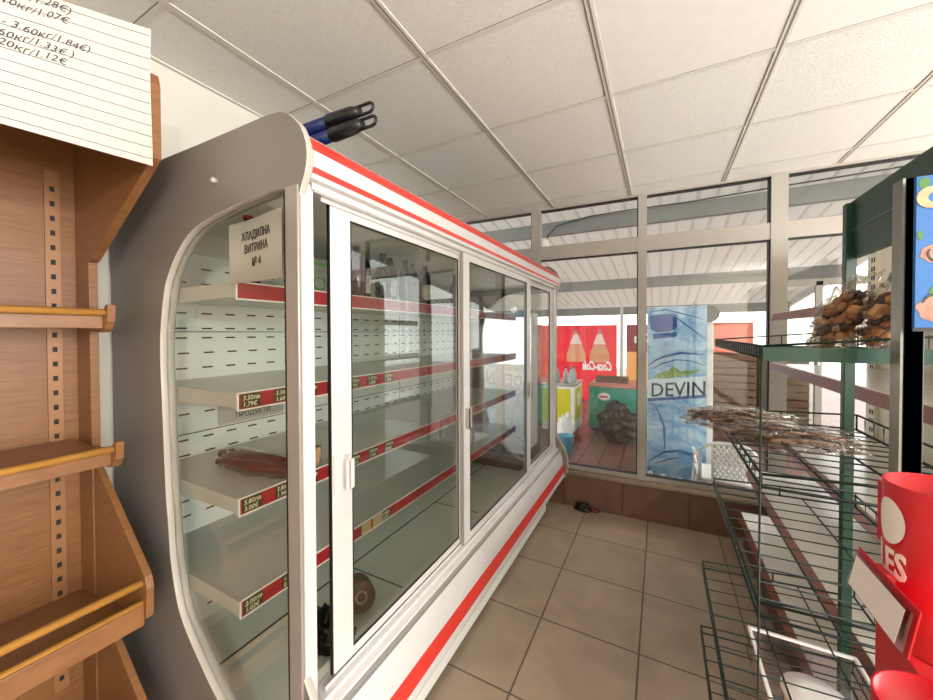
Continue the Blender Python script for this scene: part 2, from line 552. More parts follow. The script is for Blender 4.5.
# ------------------------------------------------------------------ refrigerated display case
XD = -.72
case = thing('refrigerated_display_case', 'long grey and white glass-door cooled display case with red stripes by the left wall', 'display case', (-1.2, 1.75, 0))
hole = [(-.767, 1.786), (-.824, 1.793), (-.879, 1.79), (-1.002, 1.779), (-1.153, 1.753), (-1.247, 1.702), (-1.319, 1.622), (-1.346, 1.555), (-1.366, 1.454), (-1.369, 1.354), (-1.362, 1.222), (-1.350, .98), (-1.338, .878), (-1.322, .743), (-1.27, .60), (-1.145, .482), (-1.06, .425), (-.95, .38), (-.85, .36), (-.767, .355)]
def catmull(P, n=6):
    out = []
    for i in range(len(P)-1):
        p0, p1, p2, p3 = (Vector(P[max(i-1, 0)]), Vector(P[i]), Vector(P[i+1]), Vector(P[min(i+2, len(P)-1)]))
        for k in range(n):
            t = k/n
            out.append(tuple(.5*((2*p1)+(p2-p0)*t+(2*p0-5*p1+4*p2-p3)*t*t+(3*p1-p0-3*p2+p3)*t**3)))
    return out+[tuple(P[-1])]
hole = catmull(hole[1:-1])
hole = [(-.767, 1.786)]+hole+[(-.767, .355)]
outer0 = [(-1.715, 1.985), (-1.32, 1.983), (-1.127, 1.979), (-.941, 1.977), (-.84, 1.976), (-.785, 1.971), (-.760, 1.960), (-.739, 1.943), (-.718, 1.922), (-.706, 1.9), (-.697, 1.875), (-.695, 1.855), (-.697, 1.83), (-.704, 1.808), (-.713, 1.795), (-.728, 1.785),
          (-.724, 1.775), (-.724, 1.2), (-.724, .60), (-.69, .575), (-.655, .54), (-.635, .48), (-.63, .40), (-.65, .32), (-.70, .27), (-.80, .22), (-.85, .05), (-1.715, .05)]
def resample(pts, n, closed=True):
    P = [Vector(p) for p in pts]
    if closed: P = P+[P[0]]
    L = [0]
    for a, b in zip(P, P[1:]): L.append(L[-1]+(b-a).length)
    out = []
    for i in range(n):
        t = L[-1]*i/n
        for k in range(len(P)-1):
            if L[k+1] >= t: break
        u = (t-L[k])/max(L[k+1]-L[k], 1e-9)
        out.append(tuple(P[k].lerp(P[k+1], u)))
    return out
def angle_match(outer, inner):
    # radial correspondence: for every inner point choose outer points by ray casting from the hole's centre
    cx, cz = -1.05, 1.1
    res_o, res_i = [], []
    N = 220
    def hit(poly, a):
        dx, dz = math.cos(a), math.sin(a)
        best = None
        n = len(poly)
        for i in range(n):
            x1, z1 = poly[i][0]-cx, poly[i][1]-cz
            x2, z2 = poly[(i+1) % n][0]-cx, poly[(i+1) % n][1]-cz
            ex, ez = x2-x1, z2-z1
            den = dx*ez-dz*ex
            if abs(den) < 1e-12: continue
            t = (x1*ez-z1*ex)/den
            u = (x1*dz-z1*dx)/den
            if t > 0 and -1e-9 <= u <= 1+1e-9:
                if best is None or t > best: best = t
        return (cx+dx*best, cz+dz*best)
    angs = [2*pi*i/N for i in range(N)]
    for poly in (outer, inner):
        for p in poly:
            angs.append(math.atan2(p[1]-cz, p[0]-cx) % (2*pi))
    angs = sorted(set(round(a, 5) for a in angs))
    return [hit(outer, a) for a in angs], [hit(inner, a) for a in angs]
def side_panel(y0, y1, face_y):
    o, i = angle_match(outer0, hole)
    g = G().ring(o, i, 'y', y0, y1, 0, 1)
    # inner reveal lip
    return g
YN, YF = .57, 2.905
sp = mk('side_panel', side_panel(YN, YN+.018, 0), [M['grey'], M['rim']], case, bevel=.004)
mk('rubber_buffer', G().lathe([(.008, 0), (.008, .010), (.004, .014)], (-1.05, YN, 1.86), 10, 0, Matrix.Rotation(pi/2, 3, 'X')), M['rim'], sp)
def offset_hole(d):
    c = (-1.05, 1.08)
    return [(x+(x-c[0])*d/.33 if x < -.78 else x, z+(z-c[1])*d/.7) for x, z in hole]
mk('inner_frame', G().ring(offset_hole(.022), hole, 'y', YN+.018, YN+.04, 0, 0), M['rim'], case)
mk('side_panel', side_panel(YF, YF+.04, YF+.038), [M['grey'], M['rim']], case)
hp = [(p[0], p[1]) for p in hole]
mk('end_glass', G().prism([(x, z) for x, z in hole], 'y', YN+.018, YN+.024), M['eglass'], case)
mk('end_glass', G().prism([(x, z) for x, z in hole], 'y', YF+.018, YF+.024), M['eglass'], case)
mk('glass_gasket', G().box(-.773, -.767, YN-.002, YN+.03, .36, 1.785), M['black'], case)
mk('corner_post', G().box(-.767, -.7225, YN-.004, YN+.006, .36, 1.790), M['post'], case, bevel=.003)
mk('corner_post', G().box(-.767, -.722, YF+.004, YF+.044, .36, 1.792), M['post'], case, bevel=.003)
# body behind the glass
mk('base', G().box(-1.70, -.80, YN+.04, YF, .03, .27).box(-1.70, -.80, YN+.04, YF, .27, .31), M['inner'], case)
mk('deck_seam', G().box(-1.335, -1.329, YN+.045, YF, .309, .3125).box(-1.33, -.80, 1.32, 1.324, .309, .3125).box(-1.33, -.80, 2.1, 2.104, .309, .3125), M['slot'], case)
mk('well_front', G().box(-.80, -.765, YN+.04, YF, .27, .55), M['inner'], case)
g = G().box(-1.70, -1.6, YN+.04, YF, .27, 1.86)
g.box(-1.6, -1.597, YN+.04, YF, 1.457, 1.460, 1).box(-1.6, -1.597, YN+.04, YF, 1.064, 1.067, 1).box(-1.6, -1.597, YN+.04, YF, .680, .683, 1)
for yv in (1.305, 2.07):
    g.box(-1.6, -1.5985, yv-.0015, yv+.0015, .31, 1.86, 1)
for zb in (1.458, 1.066, .681, .30):
    for k in range(6):
        z = zb-.023-.0585*k if zb < 1.4 or True else 0
        if z < .33: continue
        y = .66+.0152
        if k*.0585+.023 > .37: continue
        yy = .734+(.006 if k % 2 else 0)-.0915
        while yy < YF-.05:
            if yy > YN+.06:
                g.box(-1.6, -1.5985, yy-.019, yy+.019, z-.003, z+.003, 1)
            yy += .0915
for k in range(5):
    z = 1.472+.0585*k
    yy = .734-.0915
    while yy < YF-.05:
        if yy > YN+.06: g.box(-1.6, -1.5985, yy-.019, yy+.019, z-.003, z+.003, 1)
        yy += .0915
mk('back_panel', g, [M['inner'], M['slot']], case)
# canopy : inner liner, top plate, striped header
mk('canopy_liner', G().prism([(-1.60, 1.76), (-1.45, 1.81), (-.80, 1.815), (-.765, 1.80), (-.765, 1.83), (-1.60, 1.86)], 'y', YN+.04, YF), M['inner'], case)
mk('canopy_top', G().prism([(-1.70, 1.86), (-.75, 1.83), (-.75, 1.92), (-.80, 1.961), (-1.70, 1.965)], 'y', YN+.04, YF), M['dgrey'], case)
hd = [(-.765, 1.80), (-.72, 1.802), (-.700, 1.806), (-.696, 1.818), (-.694, 1.829), (-.692, 1.85), (-.695, 1.868), (-.702, 1.884), (-.712, 1.899), (-.745, 1.925), (-.765, 1.93)]
mk('header', G().prism(hd, 'y', YN+.018, YF, 0, False), M['white'], case, bevel=.001)
def strip_on(prof, off, y0, y1):
    a = [(x+off, z+off*.3) for x, z in prof]
    b = [(x-.002, z) for x, z in prof][::-1]
    return G().prism(a+b, 'y', y0, y1)
mk('header_stripe', strip_on([(-.695, 1.868), (-.702, 1.884), (-.712, 1.899), (-.722, 1.907)], .0018, YN+.018, YF), M['red'], case)
mk('header_stripe', strip_on([(-.697, 1.816), (-.694, 1.829)], .0018, YN+.018, YF), M['red'], case)
# bumper
bp = [(-.765, .555), (-.722, .555), (-.716, .546), (-.700, .541), (-.698, .534), (-.688, .529), (-.684, .520), (-.677, .500), (-.670, .478), (-.665, .455), (-.662, .430), (-.658, .41), (-.655, .385), (-.655, .365), (-.653, .340), (-.655, .330), (-.668, .325), (-.74, .31), (-.765, .31)]
mk('bumper', G().prism(bp, 'y', YN+.018, YF, 0, False), M['white'], case)
mk('bumper_trim', G().prism([(-.698, .5345), (-.687, .5305), (-.685, .5225), (-.690, .520), (-.70, .53)], 'y', YN+.018, YF), M['alu'], case)
mk('bumper_stripe', strip_on([(-.655, .369), (-.656, .387), (-.6585, .408), (-.662, .427)], .0016, YN+.018, YF), M['red'], case)
# door track frame
g = G().box(-.765, -.7215, YN+.007, .609, .555, 1.80).box(-.765, -.722, 2.875, YF+.004, .555, 1.80)
g.box(-.765, -.718, .609, 2.875, 1.785, 1.80).box(-.765, -.718, .609, 2.875, .545, .556)
g.box(-.718, -.714, .60, YF, 1.787, 1.803).box(-.737, -.734, .643, 2.875, .556, .566).box(-.737, -.734, .643, 2.875, 1.775, 1.786)
mk('door_track', g, M['white'], case, bevel=.0015)
def door(name, y0, y1, g0, g1, xf, z0=.567, z1=1.784, zg0=.592, zg1=1.755):
    x0, x1 = xf-.012, xf
    f = G().box(x0, x1, y0, g0, z0, z1).box(x0, x1, g1, y1, z0, z1).box(x0, x1, g0, g1, z0, zg0).box(x0, x1, g0, g1, zg1, z1)
    d = mk('door', f, M['white'], case, bevel=.0015)
    mk('door_glass', G().box(xf-.008, xf-.004, g0, g1, zg0, zg1), M['dglass'], d)
    k = G().box(xf-.004, xf+.0006, g0, g0+.003, zg0, zg1).box(xf-.004, xf+.0006, g1-.003, g1, zg0, zg1).box(xf-.004, xf+.0006, g0, g1, zg1-.004, zg1).box(xf-.004, xf+.0006, g0, g1, zg0, zg0+.003)
    mk('gasket', k, M['black'], d)
    return d
d1 = door('door', .676, 1.41, .745, 1.35, -.739)
d2 = door('door', 1.362, 2.262, 1.42, 2.185, -.721, .562, 1.787)
d3 = door('door', 2.22, 2.89, 2.27, 2.79, -.739)
mk('shaded_edge', G().box(-.733, -.7205, 1.357, 1.3625, .562, 1.787), M['post'], d2)  # grey sheet that paints shade onto the white door's near edge
def handle(d, y, z, xf, w=.02):
    g = G().box(xf, xf+.004, y-.022, y+.018, z-.05, z+.05).box(xf, xf+.022, y+.012, y+.018, z-.046, z+.046).box(xf+.016, xf+.022, y+.004, y+.032, z-.044, z+.034)
    mk('handle', g, M['white'], d, bevel=.0015)
handle(d1, .70, 1.085, -.739)
mk('handle', G().box(-.721, -.700, 1.372, 1.384, 1.05, 1.135).box(-.704, -.700, 1.372, 1.40, 1.05, 1.135), M['alu'], d2, bevel=.0015)
mk('handle', G().box(-.721, -.700, 2.225, 2.237, 1.05, 1.14).box(-.704, -.700, 2.20, 2.237, 1.05, 1.14), M['alu'], d3, bevel=.0015)
mk('dark_seal', G().box(-.750, -.741, .673, .6775, .567, 1.78), M['black'], d1)
# shelves with red price rails
SH = [1.596, 1.281, .981, .688]
FX = -1.05
def tagg(zc, y, txts, parent, h=.040):
    """little shelf price tag with raised figures"""
    w = .058
    t = mk('price_tag', G().box(FX+.0045, FX+.0062, y, y+w, zc-h/2, zc+h/2), M['tag'], parent)
    g = G()
    for k, s in enumerate(txts):
        g = merge(g, text_g(s, .0185, lambda X, Y, Z, k=k: (FX+.0064+Z, y+.004+X, zc+(.002 if k == 0 else -.0165)+Y), shear=.15, ext=.0002, sx=.98))
    mk('figures', g, M['digit'], parent)
    return t
prices = {1: [('3.50лв', '1.79€'), ('3.30лв', '1.68€')], 2: [('5.80лв', '3.00€'), ('3.80лв', '1.94€')], 3: [('2.00лв', '1.02€'), ('1.60лв', '0.82€')]}
for k, z in enumerate(SH):
    ys, ye = .62, YF-.01
    g = G()
    for a, b in ((ys, 1.30), (1.304, 2.068), (2.072, ye)):
        g.prism([(-1.598, z-.030), (-1.598, z-.005), (FX-.002, z-.005), (FX, z-.008), (FX, z-.040), (FX-.006, z-.040), (FX-.01, z-.018)], 'y', a, b)
    g.prism([(-1.598, z-.055), (-1.598, z), (FX-.001, z+.001), (FX+.002, z-.046), (FX-.03, z-.040)], 'y', ys-.004, ys)
    s = mk('shelf', g, M['shelfm'], case, bevel=.001)
    rl = mk('price_rail', G().box(FX, FX+.004, ys, ye, z-.045, z+.001), M['rail'], s)
    mk('rail_edge', G().box(FX, FX+.0055, ys-.002, ye, z-.0005, z+.003).box(FX, FX+.0055, ys-.002, ye, z-.049, z-.045).box(FX, FX+.0055, ys-.004, ys, z-.049, z+.003), M['railtr'], s)
    if k in prices:
        zc = z-.022
        yy = ys+.006
        seq = prices[k]*6
        n = 0
        while yy < 1.28 and n < 7:
            tagg(zc, yy, seq[n], s)
            yy += .058+(.045 if k != 3 else .065)
            n += 1
            if n == 2 and k == 3: yy += .10
    if k == 3:
        for q in range(2):
            yq = 1.10+.068*q
            mk('price_tag', G().box(FX+.0045, FX+.0068, yq, yq+.055, z-.042, z-.002), M['tagtan'], s)

# ------------------------------------------------------------------ signs
def sheet_g(y0, y1, z0, z1, x, amp=.004, n=14):
    pass
# paper sign behind the end glass
sg = G()
nx = 14
xs = [-1.043+(.226)*i/nx for i in range(nx+1)]
def sgn_y(x, z): return YN+.028+.004*math.sin((x+1.04)*22)
def sg_top(x): return 1.748+.012*(x+1.04)/.226
vs = []
for i, x in enumerate(xs):
    for zt, zb in ((sg_top(x), 1.588),):
        vs += [(x, sgn_y(x, zt), zt), (x, sgn_y(x, zb), zb), (x, sgn_y(x, zt)+.0006, zt), (x, sgn_y(x, zb)+.0006, zb)]
fs = []
for i in range(nx):
    a = 4*i; b = 4*(i+1)
    fs += [(a, a+1, b+1, b), (a+2, b+2, b+3, a+3), (a, b, b+2, a+2), (a+1, a+3, b+3, b+1)]
sg.add(vs, fs, 0, True)
sign = thing('paper_sign', 'white printed paper sign numbered 4 taped inside the end glass of the display case', 'sign', (-.93, YN+.028, 1.588))
mk('sheet', sg, M['paper'], sign)
tx = G()
for s, zz in (('ХЛАДИЛНА', 1.701), ('ВИТРИНА', 1.667), ('№ 4', 1.630)):
    tx = merge(tx, text_g(s, .030, lambda X, Y, Z, zz=zz: (-.925+X, sgn_y(-.925+X, zz+Y)-.0018-Z, zz+Y+.05*X), align='CENTER', ext=.0002, sx=.74, bold=.0006))
mk('print', tx, M['ink'], sign)
sign2 = thing('paper_sign', 'small white paper notice on the slotted back panel below the second shelf', 'sign', (-1.595, 1.0, 1.07))
mk('sheet', G().box(-1.5965, -1.5955, .86, 1.16, 1.072, 1.235), M['paper'], sign2)
for s_t, z_t in (('ПРОДУКТИ', 1.092), ('МЛЕЧНИ', 1.140)):
    mk('print', text_g(s_t, .034, lambda X, Y, Z: (-1.595+Z, .93+X, z_t+Y), ext=.0002, sx=.85), M['ink'], sign2)

# ------------------------------------------------------------------ goods in the case
def bottle(x, y, z, h, r, body, label, cap, lab):
    t = thing('bottle', label, 'bottle', (x, y, z), 'bottles on the top shelf of the display case')
    mk('body', G().lathe([(r*.9, 0), (r, .006), (r, h*.55), (r*.85, h*.66), (r*.42, h*.78), (r*.36, h*.93), (r*.36, h*.94)], (x, y, z), 16), body, t)
    mk('cap', G().lathe([(r*.42, h*.92), (r*.43, h), (r*.1, h*1.003)], (x, y, z), 12), cap, t)
    if lab: mk('bottle_label', G().lathe([(r*1.015, h*.14), (r*1.015, h*.46)], (x, y, z), 16), lab, t)
    return t
Zs = SH[0]-.004
bl = [(1.06, -1.13, .24, .032, 'bottle', 'blk2', None, 'dark bottle with a black cap, nearest the sliding opening on the top shelf'),
      (1.165, -1.12, .235, .036, 'bottler', 'capr', None, 'stout deep red bottle with a red cap on the top shelf'),
      (1.25, -1.16, .245, .031, 'bottle', 'blk2', 'lab', 'dark bottle with pale label and black cap just right of the red bottle'),
      (1.33, -1.12, .22, .036, 'bottleg', 'blk2', None, 'stout dark green bottle right of the pale-labelled one'),
      (1.42, -1.15, .25, .032, 'bottle', 'blk2', 'lab', 'tall dark bottle with pale label in the middle of the row'),
      (1.50, -1.12, .245, .031, 'bottleg', 'blk2', None, 'slim dark green bottle near the row\'s middle with a black cap'),
      (1.60, -1.15, .25, .032, 'bottle', 'blk2', None, 'slim plain black bottle third from the far end of the row'),
      (1.69, -1.13, .255, .033, 'bottle', 'blk2', 'lab', 'tall black bottle with pale label second from the far end of the row'),
      (2.02, -1.13, .23, .033, 'bottler', 'blk2', None, 'lone dark red bottle with black cap beyond the row, by the door post')]
for y, x, h, r, b, c, l, lb in bl:
    bottle(x, y, Zs, h, r, M[b], lb, M[c], M[l] if l else None)
t = bottle(-1.12, .70, Zs, .23, .033, M['bottleg'], 'bottle with a red cap behind the paper sign numbered 4', M['capr'], None)
# green pack in the slit
t = thing('drink_carton', 'white and green carton beside the bottles at the near end of the top shelf', 'carton', (-1.13, .945, Zs))
mk('box', G().box(-1.19, -1.09, .90, .985, Zs, Zs+.13), mat('carton_grey', '7d8076', .5, noise_amt=.3, nscale=30), t, bevel=.002)
mk('printed_band', G().box(-1.0895, -1.089, .90, .985, Zs+.105, Zs+.115).tube([(-1.0888, .945+.025*math.cos(a), Zs+.04+.022*math.sin(a)) for a in [2*pi*i/20 for i in range(20)]], .003, 6, closed=True), M['leaf'], t)
# salami pack on the third shelf
t = thing('sausage_pack', 'pack of dark red sausage in clear film on the third shelf', 'sausage', (-1.25, .82, SH[2]))
path = [(-1.44, .785), (-1.38, .80), (-1.30, .80), (-1.22, .81), (-1.14, .82), (-1.10, .83)]
mk('sausage', G().tube([(x, y, SH[2]+.024) for x, y in path], [.014, .024, .026, .026, .024, .012], 12), M['salami'], t)
mk('sausage', G().tube([(x+.06, y-.045+.04*i/5, SH[2]+.018) for i, (x, y) in enumerate(path)], [.010, .017, .018, .018, .018, .01], 12), M['salami'], t)
mk('wrap', blob((-1.22, .79, SH[2]+.024), (.20, .062, .030), 3, .35, 2.6, 24, 14, flat=SH[2]-.003, power=.8), M['film'], t)
t = thing('wrapped_cheese', 'small pale wrapped piece at the sliding opening on the third shelf', 'food pack', (-.99, .83, SH[2]))
t.location = (-1.09, .90, SH[2])
ORG[t.name] = (-1.09, .90, SH[2])
mk('pack', blob((-1.09, .90, SH[2]+.028), (.028, .03, .034), 5, .3, 2, flat=SH[2]-.003, power=.7), M['nut'], t)
mk('wrap', blob((-1.09, .90, SH[2]+.034), (.034, .036, .042), 6, .4, 3, flat=SH[2]-.003, power=.8), M['film'], t)
# roll and bag in the well
t = thing('film_roll', 'brown wrapped roll lying on the floor of the display case', 'roll', (-1.05, 1.13, .312))
rt = Matrix.Rotation(math.radians(-38), 3, 'Z') @ Matrix.Rotation(math.radians(72), 3, 'Y')
mk('roll', G().lathe([(.025, 0), (.055, 0), (.057, .006), (.057, .128), (.055, .134), (.02, .134)], (-1.14, 1.17, .362), 24, 0, rt), M['card'], t)
mk('core', G().lathe([(.024, -.001), (.024, .1355), (.017, .1355), (.017, -.001)], (-1.14, 1.17, .362), 20, 0, rt), M['nut'], t)
mk('black_bag', blob((-1.06, .95, .365), (.10, .07, .055), 9, .5, 3, 28, 18, flat=.312), M['blackbag'])
tag(bpy.data.objects['black_bag'], 'crumpled black bag on the display case floor behind the sliding opening', 'bag')

# ------------------------------------------------------------------ mop poles on top of the case
def pole(y, z, x1, label, dy, tipdrop):
    t = thing('mop_pole', label, 'pole', (x1-.25, y, z), 'mop poles on the display case')
    d = Vector((1, dy, tipdrop)).normalized()
    e = Vector((x1, y, z))
    mk('shaft', G().tube([e-d*.55, e-d*.10], .0165, 14), M['navy'], t)
    mk('grip', G().tube([e-d*.13, e-d*.12, e-d*.045, e-d*.02], [.0185, .0195, .0175, .011], 14), M['blk2'], t)
    sd = d.cross(Vector((0, 0, 1))).normalized(); u = sd.cross(d)
    loop = []
    for i in range(17):
        a = -pi/2+pi*i/16
        loop.append(e+d*(.010+.014*math.cos(a))+u*(.012*math.sin(a)))
    loop = [e-d*.04+u*-.012]+loop+[e-d*.04+u*.012]
    mk('hanging_loop', G().tube(loop, .0042, 8), M['blk2'], t)
    return t
pole(.735, 2.030, -.672, 'navy mop pole with black hanging loop, the upper one on the display case', .02, .0)
pole(.730, 1.990, -.658, 'navy mop pole with black end cap, the lower one on the display case', .0, .0)

# ------------------------------------------------------------------ wooden bakery rack
rack = thing('wooden_bread_rack', 'brown wooden bread rack with round front rods left of the display case', 'rack', (-1.5, .0, 0))
Y1 = .50
def side_g(y0, y1):
    up = [(-1.722, .0), (-1.722, 2.14), (-1.185, 2.14), (-1.175, 2.11), (-1.175, 1.915), (-1.20, 1.90), (-1.575, 1.685), (-1.60, 1.68), (-1.60, .10), (-1.60, 0)]
    return G().prism(up, 'y', y0, y1)
mk('side_panel', side_g(Y1-.022, Y1), M['wood'], rack, bevel=.0015)
mk('side_panel', side_g(-1.0, -.978), M['wood'], rack, bevel=.0015)
mk('back_panel', G().box(-1.735, -1.705, -.978, Y1-.022, .05, 2.14), M['wood'], rack)
mk('canopy_board', G().box(-1.70, -1.19, -.978, Y1-.022, 2.10, 2.12), M['woodh'], rack)
mk('fascia', G().box(-1.200, -1.185, -.978, Y1-.024, 1.93, 2.14), M['woodh'], rack)
for yy in (.425, -.4):
    g = G().box(-1.705, -1.698, yy-.017, yy+.017, .3, 1.97)
    z = .34
    while z < 1.95:
        g.box(-1.699, -1.6975, yy-.0055, yy+.0055, z-.008, z+.008, 1)
        z += .0462
    mk('slotted_strip', g, [M['strip'], M['slot']], rack)
def shelf(zb, xf, y0, y1, zr, label=None):
    s = mk('shelf', G().box(-1.70, xf-.0162, y0, y1-.018, zb, zb+.016), M['woodh'], rack, bevel=.001)
    lip = G().box(xf-.016, xf, y0, y1-.018, zb-.022, zb+.017)
    mk('front_lip', lip, M['woodh'], s, bevel=.002)
    br = [(-1.60, zb), (-1.60, zb-.03), (xf-.02, zb-.034), (xf+.010, zb-.026), (xf+.028, zb-.002), (xf+.034, zb+.046), (xf+.016, zb+.048), (xf+.006, zb+.036), (xf-.01, zb+.03), (xf-.03, zb+.018)]
    mk('bracket', G().prism(br, 'y', y1-.018, y1), M['wood'], s, bevel=.001)
    mk('rod', G().tube([(xf+.008, y0, zr), (xf+.008, y1-.016, zr)], .0105, 12), M['rod'], s)
    return s
shelf(1.490, -1.44, -.978, .478, 1.514)
shelf(1.094, -1.40, -.978, .478, 1.119)
# deep tilted bins below
def bin_(zt, zb, xb, xf, y1):
    """zt top of back, zb front height"""
    side = [(-1.70, zt), (-1.615, zt), (-1.265, zb+.03), (-1.255, zb), (-1.26, zb-.085), (-1.29, zb-.105), (-1.70, zb-.16)]
    b = mk('bin', G().prism([(-1.70, zb-.16), (-1.29, zb-.105), (-1.285, zb-.092), (-1.70, zb-.142)], 'y', -.978, y1-.018), M['woodh'], rack)
    mk('bin_side', G().prism(side, 'y', y1-.018, y1), M['wood'], b, bevel=.0015)
    mk('front_lip', G().box(-1.288, -1.27, -.978, y1-.018, zb-.108, zb-.05), M['woodh'], b, bevel=.002)
    for zz in (zb+.006, zb-.052):
        mk('rod', G().tube([(-1.285, -.978, zz), (-1.285, y1-.016, zz)], .0105, 12), M['rod'], b)
    return b
bin_(1.055, .742, 0, 0, .50)
bin_(.61, .33, 0, 0, .50)

# handwritten list pinned to the fascia
note = thing('handwritten_note', 'lined paper sheet with handwritten prices hanging on top of the wooden rack', 'paper', (-1.18, .3, 1.87))
def nx_(y, z): return -1.165+.004*math.sin(y*9)+.003*math.sin(z*14)+max(0, z-2.14)*.05
poly_top = lambda y: 2.239-(.476-y)*.325
poly_bot = lambda y: 1.889-(.476-y)*.066
g = G()
N, K = 20, 12
vs = []
for i in range(N+1):
    y = -.05+.526*i/N
    for k in range(K+1):
        z = poly_bot(y)+(poly_top(y)-poly_bot(y))*k/K
        vs.append((nx_(y, z), y, z))
fs = [(i*(K+1)+k, (i+1)*(K+1)+k, (i+1)*(K+1)+k+1, i*(K+1)+k+1) for i in range(N) for k in range(K)]
nv = len(vs)
vs += [(x-.0006, y, z) for x, y, z in vs]
fs += [tuple(nv+q for q in f[::-1]) for f in fs]
g.add(vs, fs, 0, True)
mk('sheet', g, M['paper'], note)
g = G()
for r in range(12):
    t = (r+.6)/12.2
    pts = []
    for i in range(11):
        y = -.04+.514*i/10
        z = poly_bot(y)+(poly_top(y)-poly_bot(y))*t
        pts.append((nx_(y, z)+.0006, y, z))
    g.tube(pts, .0007, 4)
mk('ruled_lines', g, M['rule'], note)
g = G()
rows = [('2.50кг/1.28€)', .205, .93), ('- 2.10кг/1.07€', .195, .85), ('Суре - 3.60кг/1.84€)', .165, .70), ('- 2.60кг/1.33€ )', .19, .625), ('- 2.20кг/1.12€', .19, .55)]
random.seed(3)
for s, ys_, t in rows:
    s0 = .021
    def fn(X, Y, Z, ys_=ys_, t=t):
        y = ys_+X
        z = poly_bot(y)+(poly_top(y)-poly_bot(y))*t+Y+.002*math.sin(X*90+t*20)
        return (nx_(y, z)+.0009+Z, y, z)
    mk('handwriting', text_g(s, s0, fn, shear=.35, ext=.0002, sx=1.02), M['inkb'], note)

# ------------------------------------------------------------------ green wire rack
wr = thing('wire_display_rack', 'dark green wire display rack with header panel on the right', 'rack', (.3, 1.1, 0))
YA, YB = .80, 1.415
XR = .475
for (x, y) in ((.4525, 1.40), (.4525, .815)):
    mk('post', G().box(x-.0125, x+.010, y-.012, y+.012, 0, 1.80), M['green'], wr, bevel=.002)
mk('header_panel', G().prism([(.470, 1.650), (.455, 1.652), (.4535, 1.715), (.449, 1.722), (.4535, 1.729), (.4535, 1.805), (.470, 1.805)], 'y', YA-.02, YB+.01), M['green'], wr, bevel=.001)
mk('corner_rod', G().tube([(.150, YA-.002, .0), (.150, YA-.002, 1.428)], .0017, 8), M['dgreen'], wr)
mk('foot', G().box(.12, .48, YA+.005, YA+.03, 0, .025), M['green'], wr, bevel=.002)
mk('foot', G().box(.12, .48, YB-.03, YB-.005, 0, .025), M['green'], wr, bevel=.002)
def wshelf(xl, xr, zl, zr, hf, hl, solid=False, nw=15, backfence=.035, r=.0022, ya=YA, yb=YB):
    g = G()
    zz = lambda x: zl+(zr-zl)*(x-xl)/(xr-xl)
    for i in range(nw+1):
        y = ya+(yb-ya)*i/nw
        g.tube([(xl, y, zl+hl), (xl, y, zl), (xr, y, zr), (xr, y, zr+backfence)], r*.75, 5)
    for x in (xl, xl+(xr-xl)*.33, xl+(xr-xl)*.66, xr):
        g.tube([(x, ya, zz(x)-r), (x, yb, zz(x)-r)], r, 6)
    g.tube([(xl, ya, zl+hl), (xl, yb, zl+hl), (xr, yb, zr+hf), (xr, ya, zr+hf)], r*1.25, 6, closed=True)
    g.tube([(xl, ya, zl), (xl, yb, zl), (xr, yb, zr), (xr, ya, zr)], r*1.25, 6, closed=True)
    for y in (ya, yb):
        for x in (xl, xl+(xr-xl)*.5, xr):
            g.tube([(x, y, zz(x)), (x, y, zz(x)+hl+(hf-hl)*(x-xl)/(xr-xl))], r, 6)
    s = mk('wire_shelf', g, M['dgreen'], wr)
    return s
s1 = wshelf(.152, XR, 1.409, 1.409, .045, .019, nw=22, r=.0018)
mk('front_bar', G().box(.152, XR, YA-.004, YA+.002, 1.403, 1.426), M['green'], s1)
g = G()
for i in range(28):
    y = YA+(YB-YA)*i/28
    g.box(.1505, .1535, y, y+.006, 1.410, 1.429)
mk('edge_slats', g, M['dgreen'], s1)
wshelf(.152, XR, 1.187, 1.182, .040, .022, nw=13)
wshelf(.150, XR, .962, .968, .03, .024, nw=11)
wshelf(.122, XR, .690, .715, .03, .022, nw=11)
wshelf(.119, XR, .478, .50, .03, .022, nw=11)
wshelf(.119, XR, .22, .24, .03, .022, nw=11)

# bags on the rack
def filling(c, r, seed, n, kind):
    rnd = random.Random(seed)
    g = G()
    for k in range(n):
        while True:
            p = [rnd.uniform(-1, 1) for _ in range(3)]
            if p[0]**2+p[1]**2+p[2]**2 < 1: break
        q = [c[i]+p[i]*r[i]*.80 for i in range(3)]
        q[2] = max(q[2], c[2]-r[2]+.008)
        m = rnd.choice((0, 0, 1, 2))
        if kind == 'nuts':
            a = rnd.uniform(.008, .013)
            b_ = blob(q, (a, a*rnd.uniform(.7, 1.2), a*rnd.uniform(.6, 1.1)), k, .35, 2, 8, 5, m)
            g.v, g.f, g.m, g.s = merge(g, b_).__dict__.values() if False else (g.v+b_.v, g.f+[tuple(t+len(g.v) for t in f) for f in b_.f], g.m+b_.m, g.s+b_.s)
        else:
            w = rnd.uniform(-.5, .5); L = rnd.uniform(.02, .04)
            d = Vector((math.cos(w), math.sin(w), rnd.uniform(-.1, .1)))*L
            v = Vector(q); z0 = c[2]-r[2]+.004
            a_, b_ = v-d, v+d
            a_.z = max(a_.z, z0); b_.z = max(b_.z, z0)
            g.tube([a_, (a_+b_)/2+Vector((0, 0, .002)), b_], [.003, .0042, .003], 6, m)
    return g
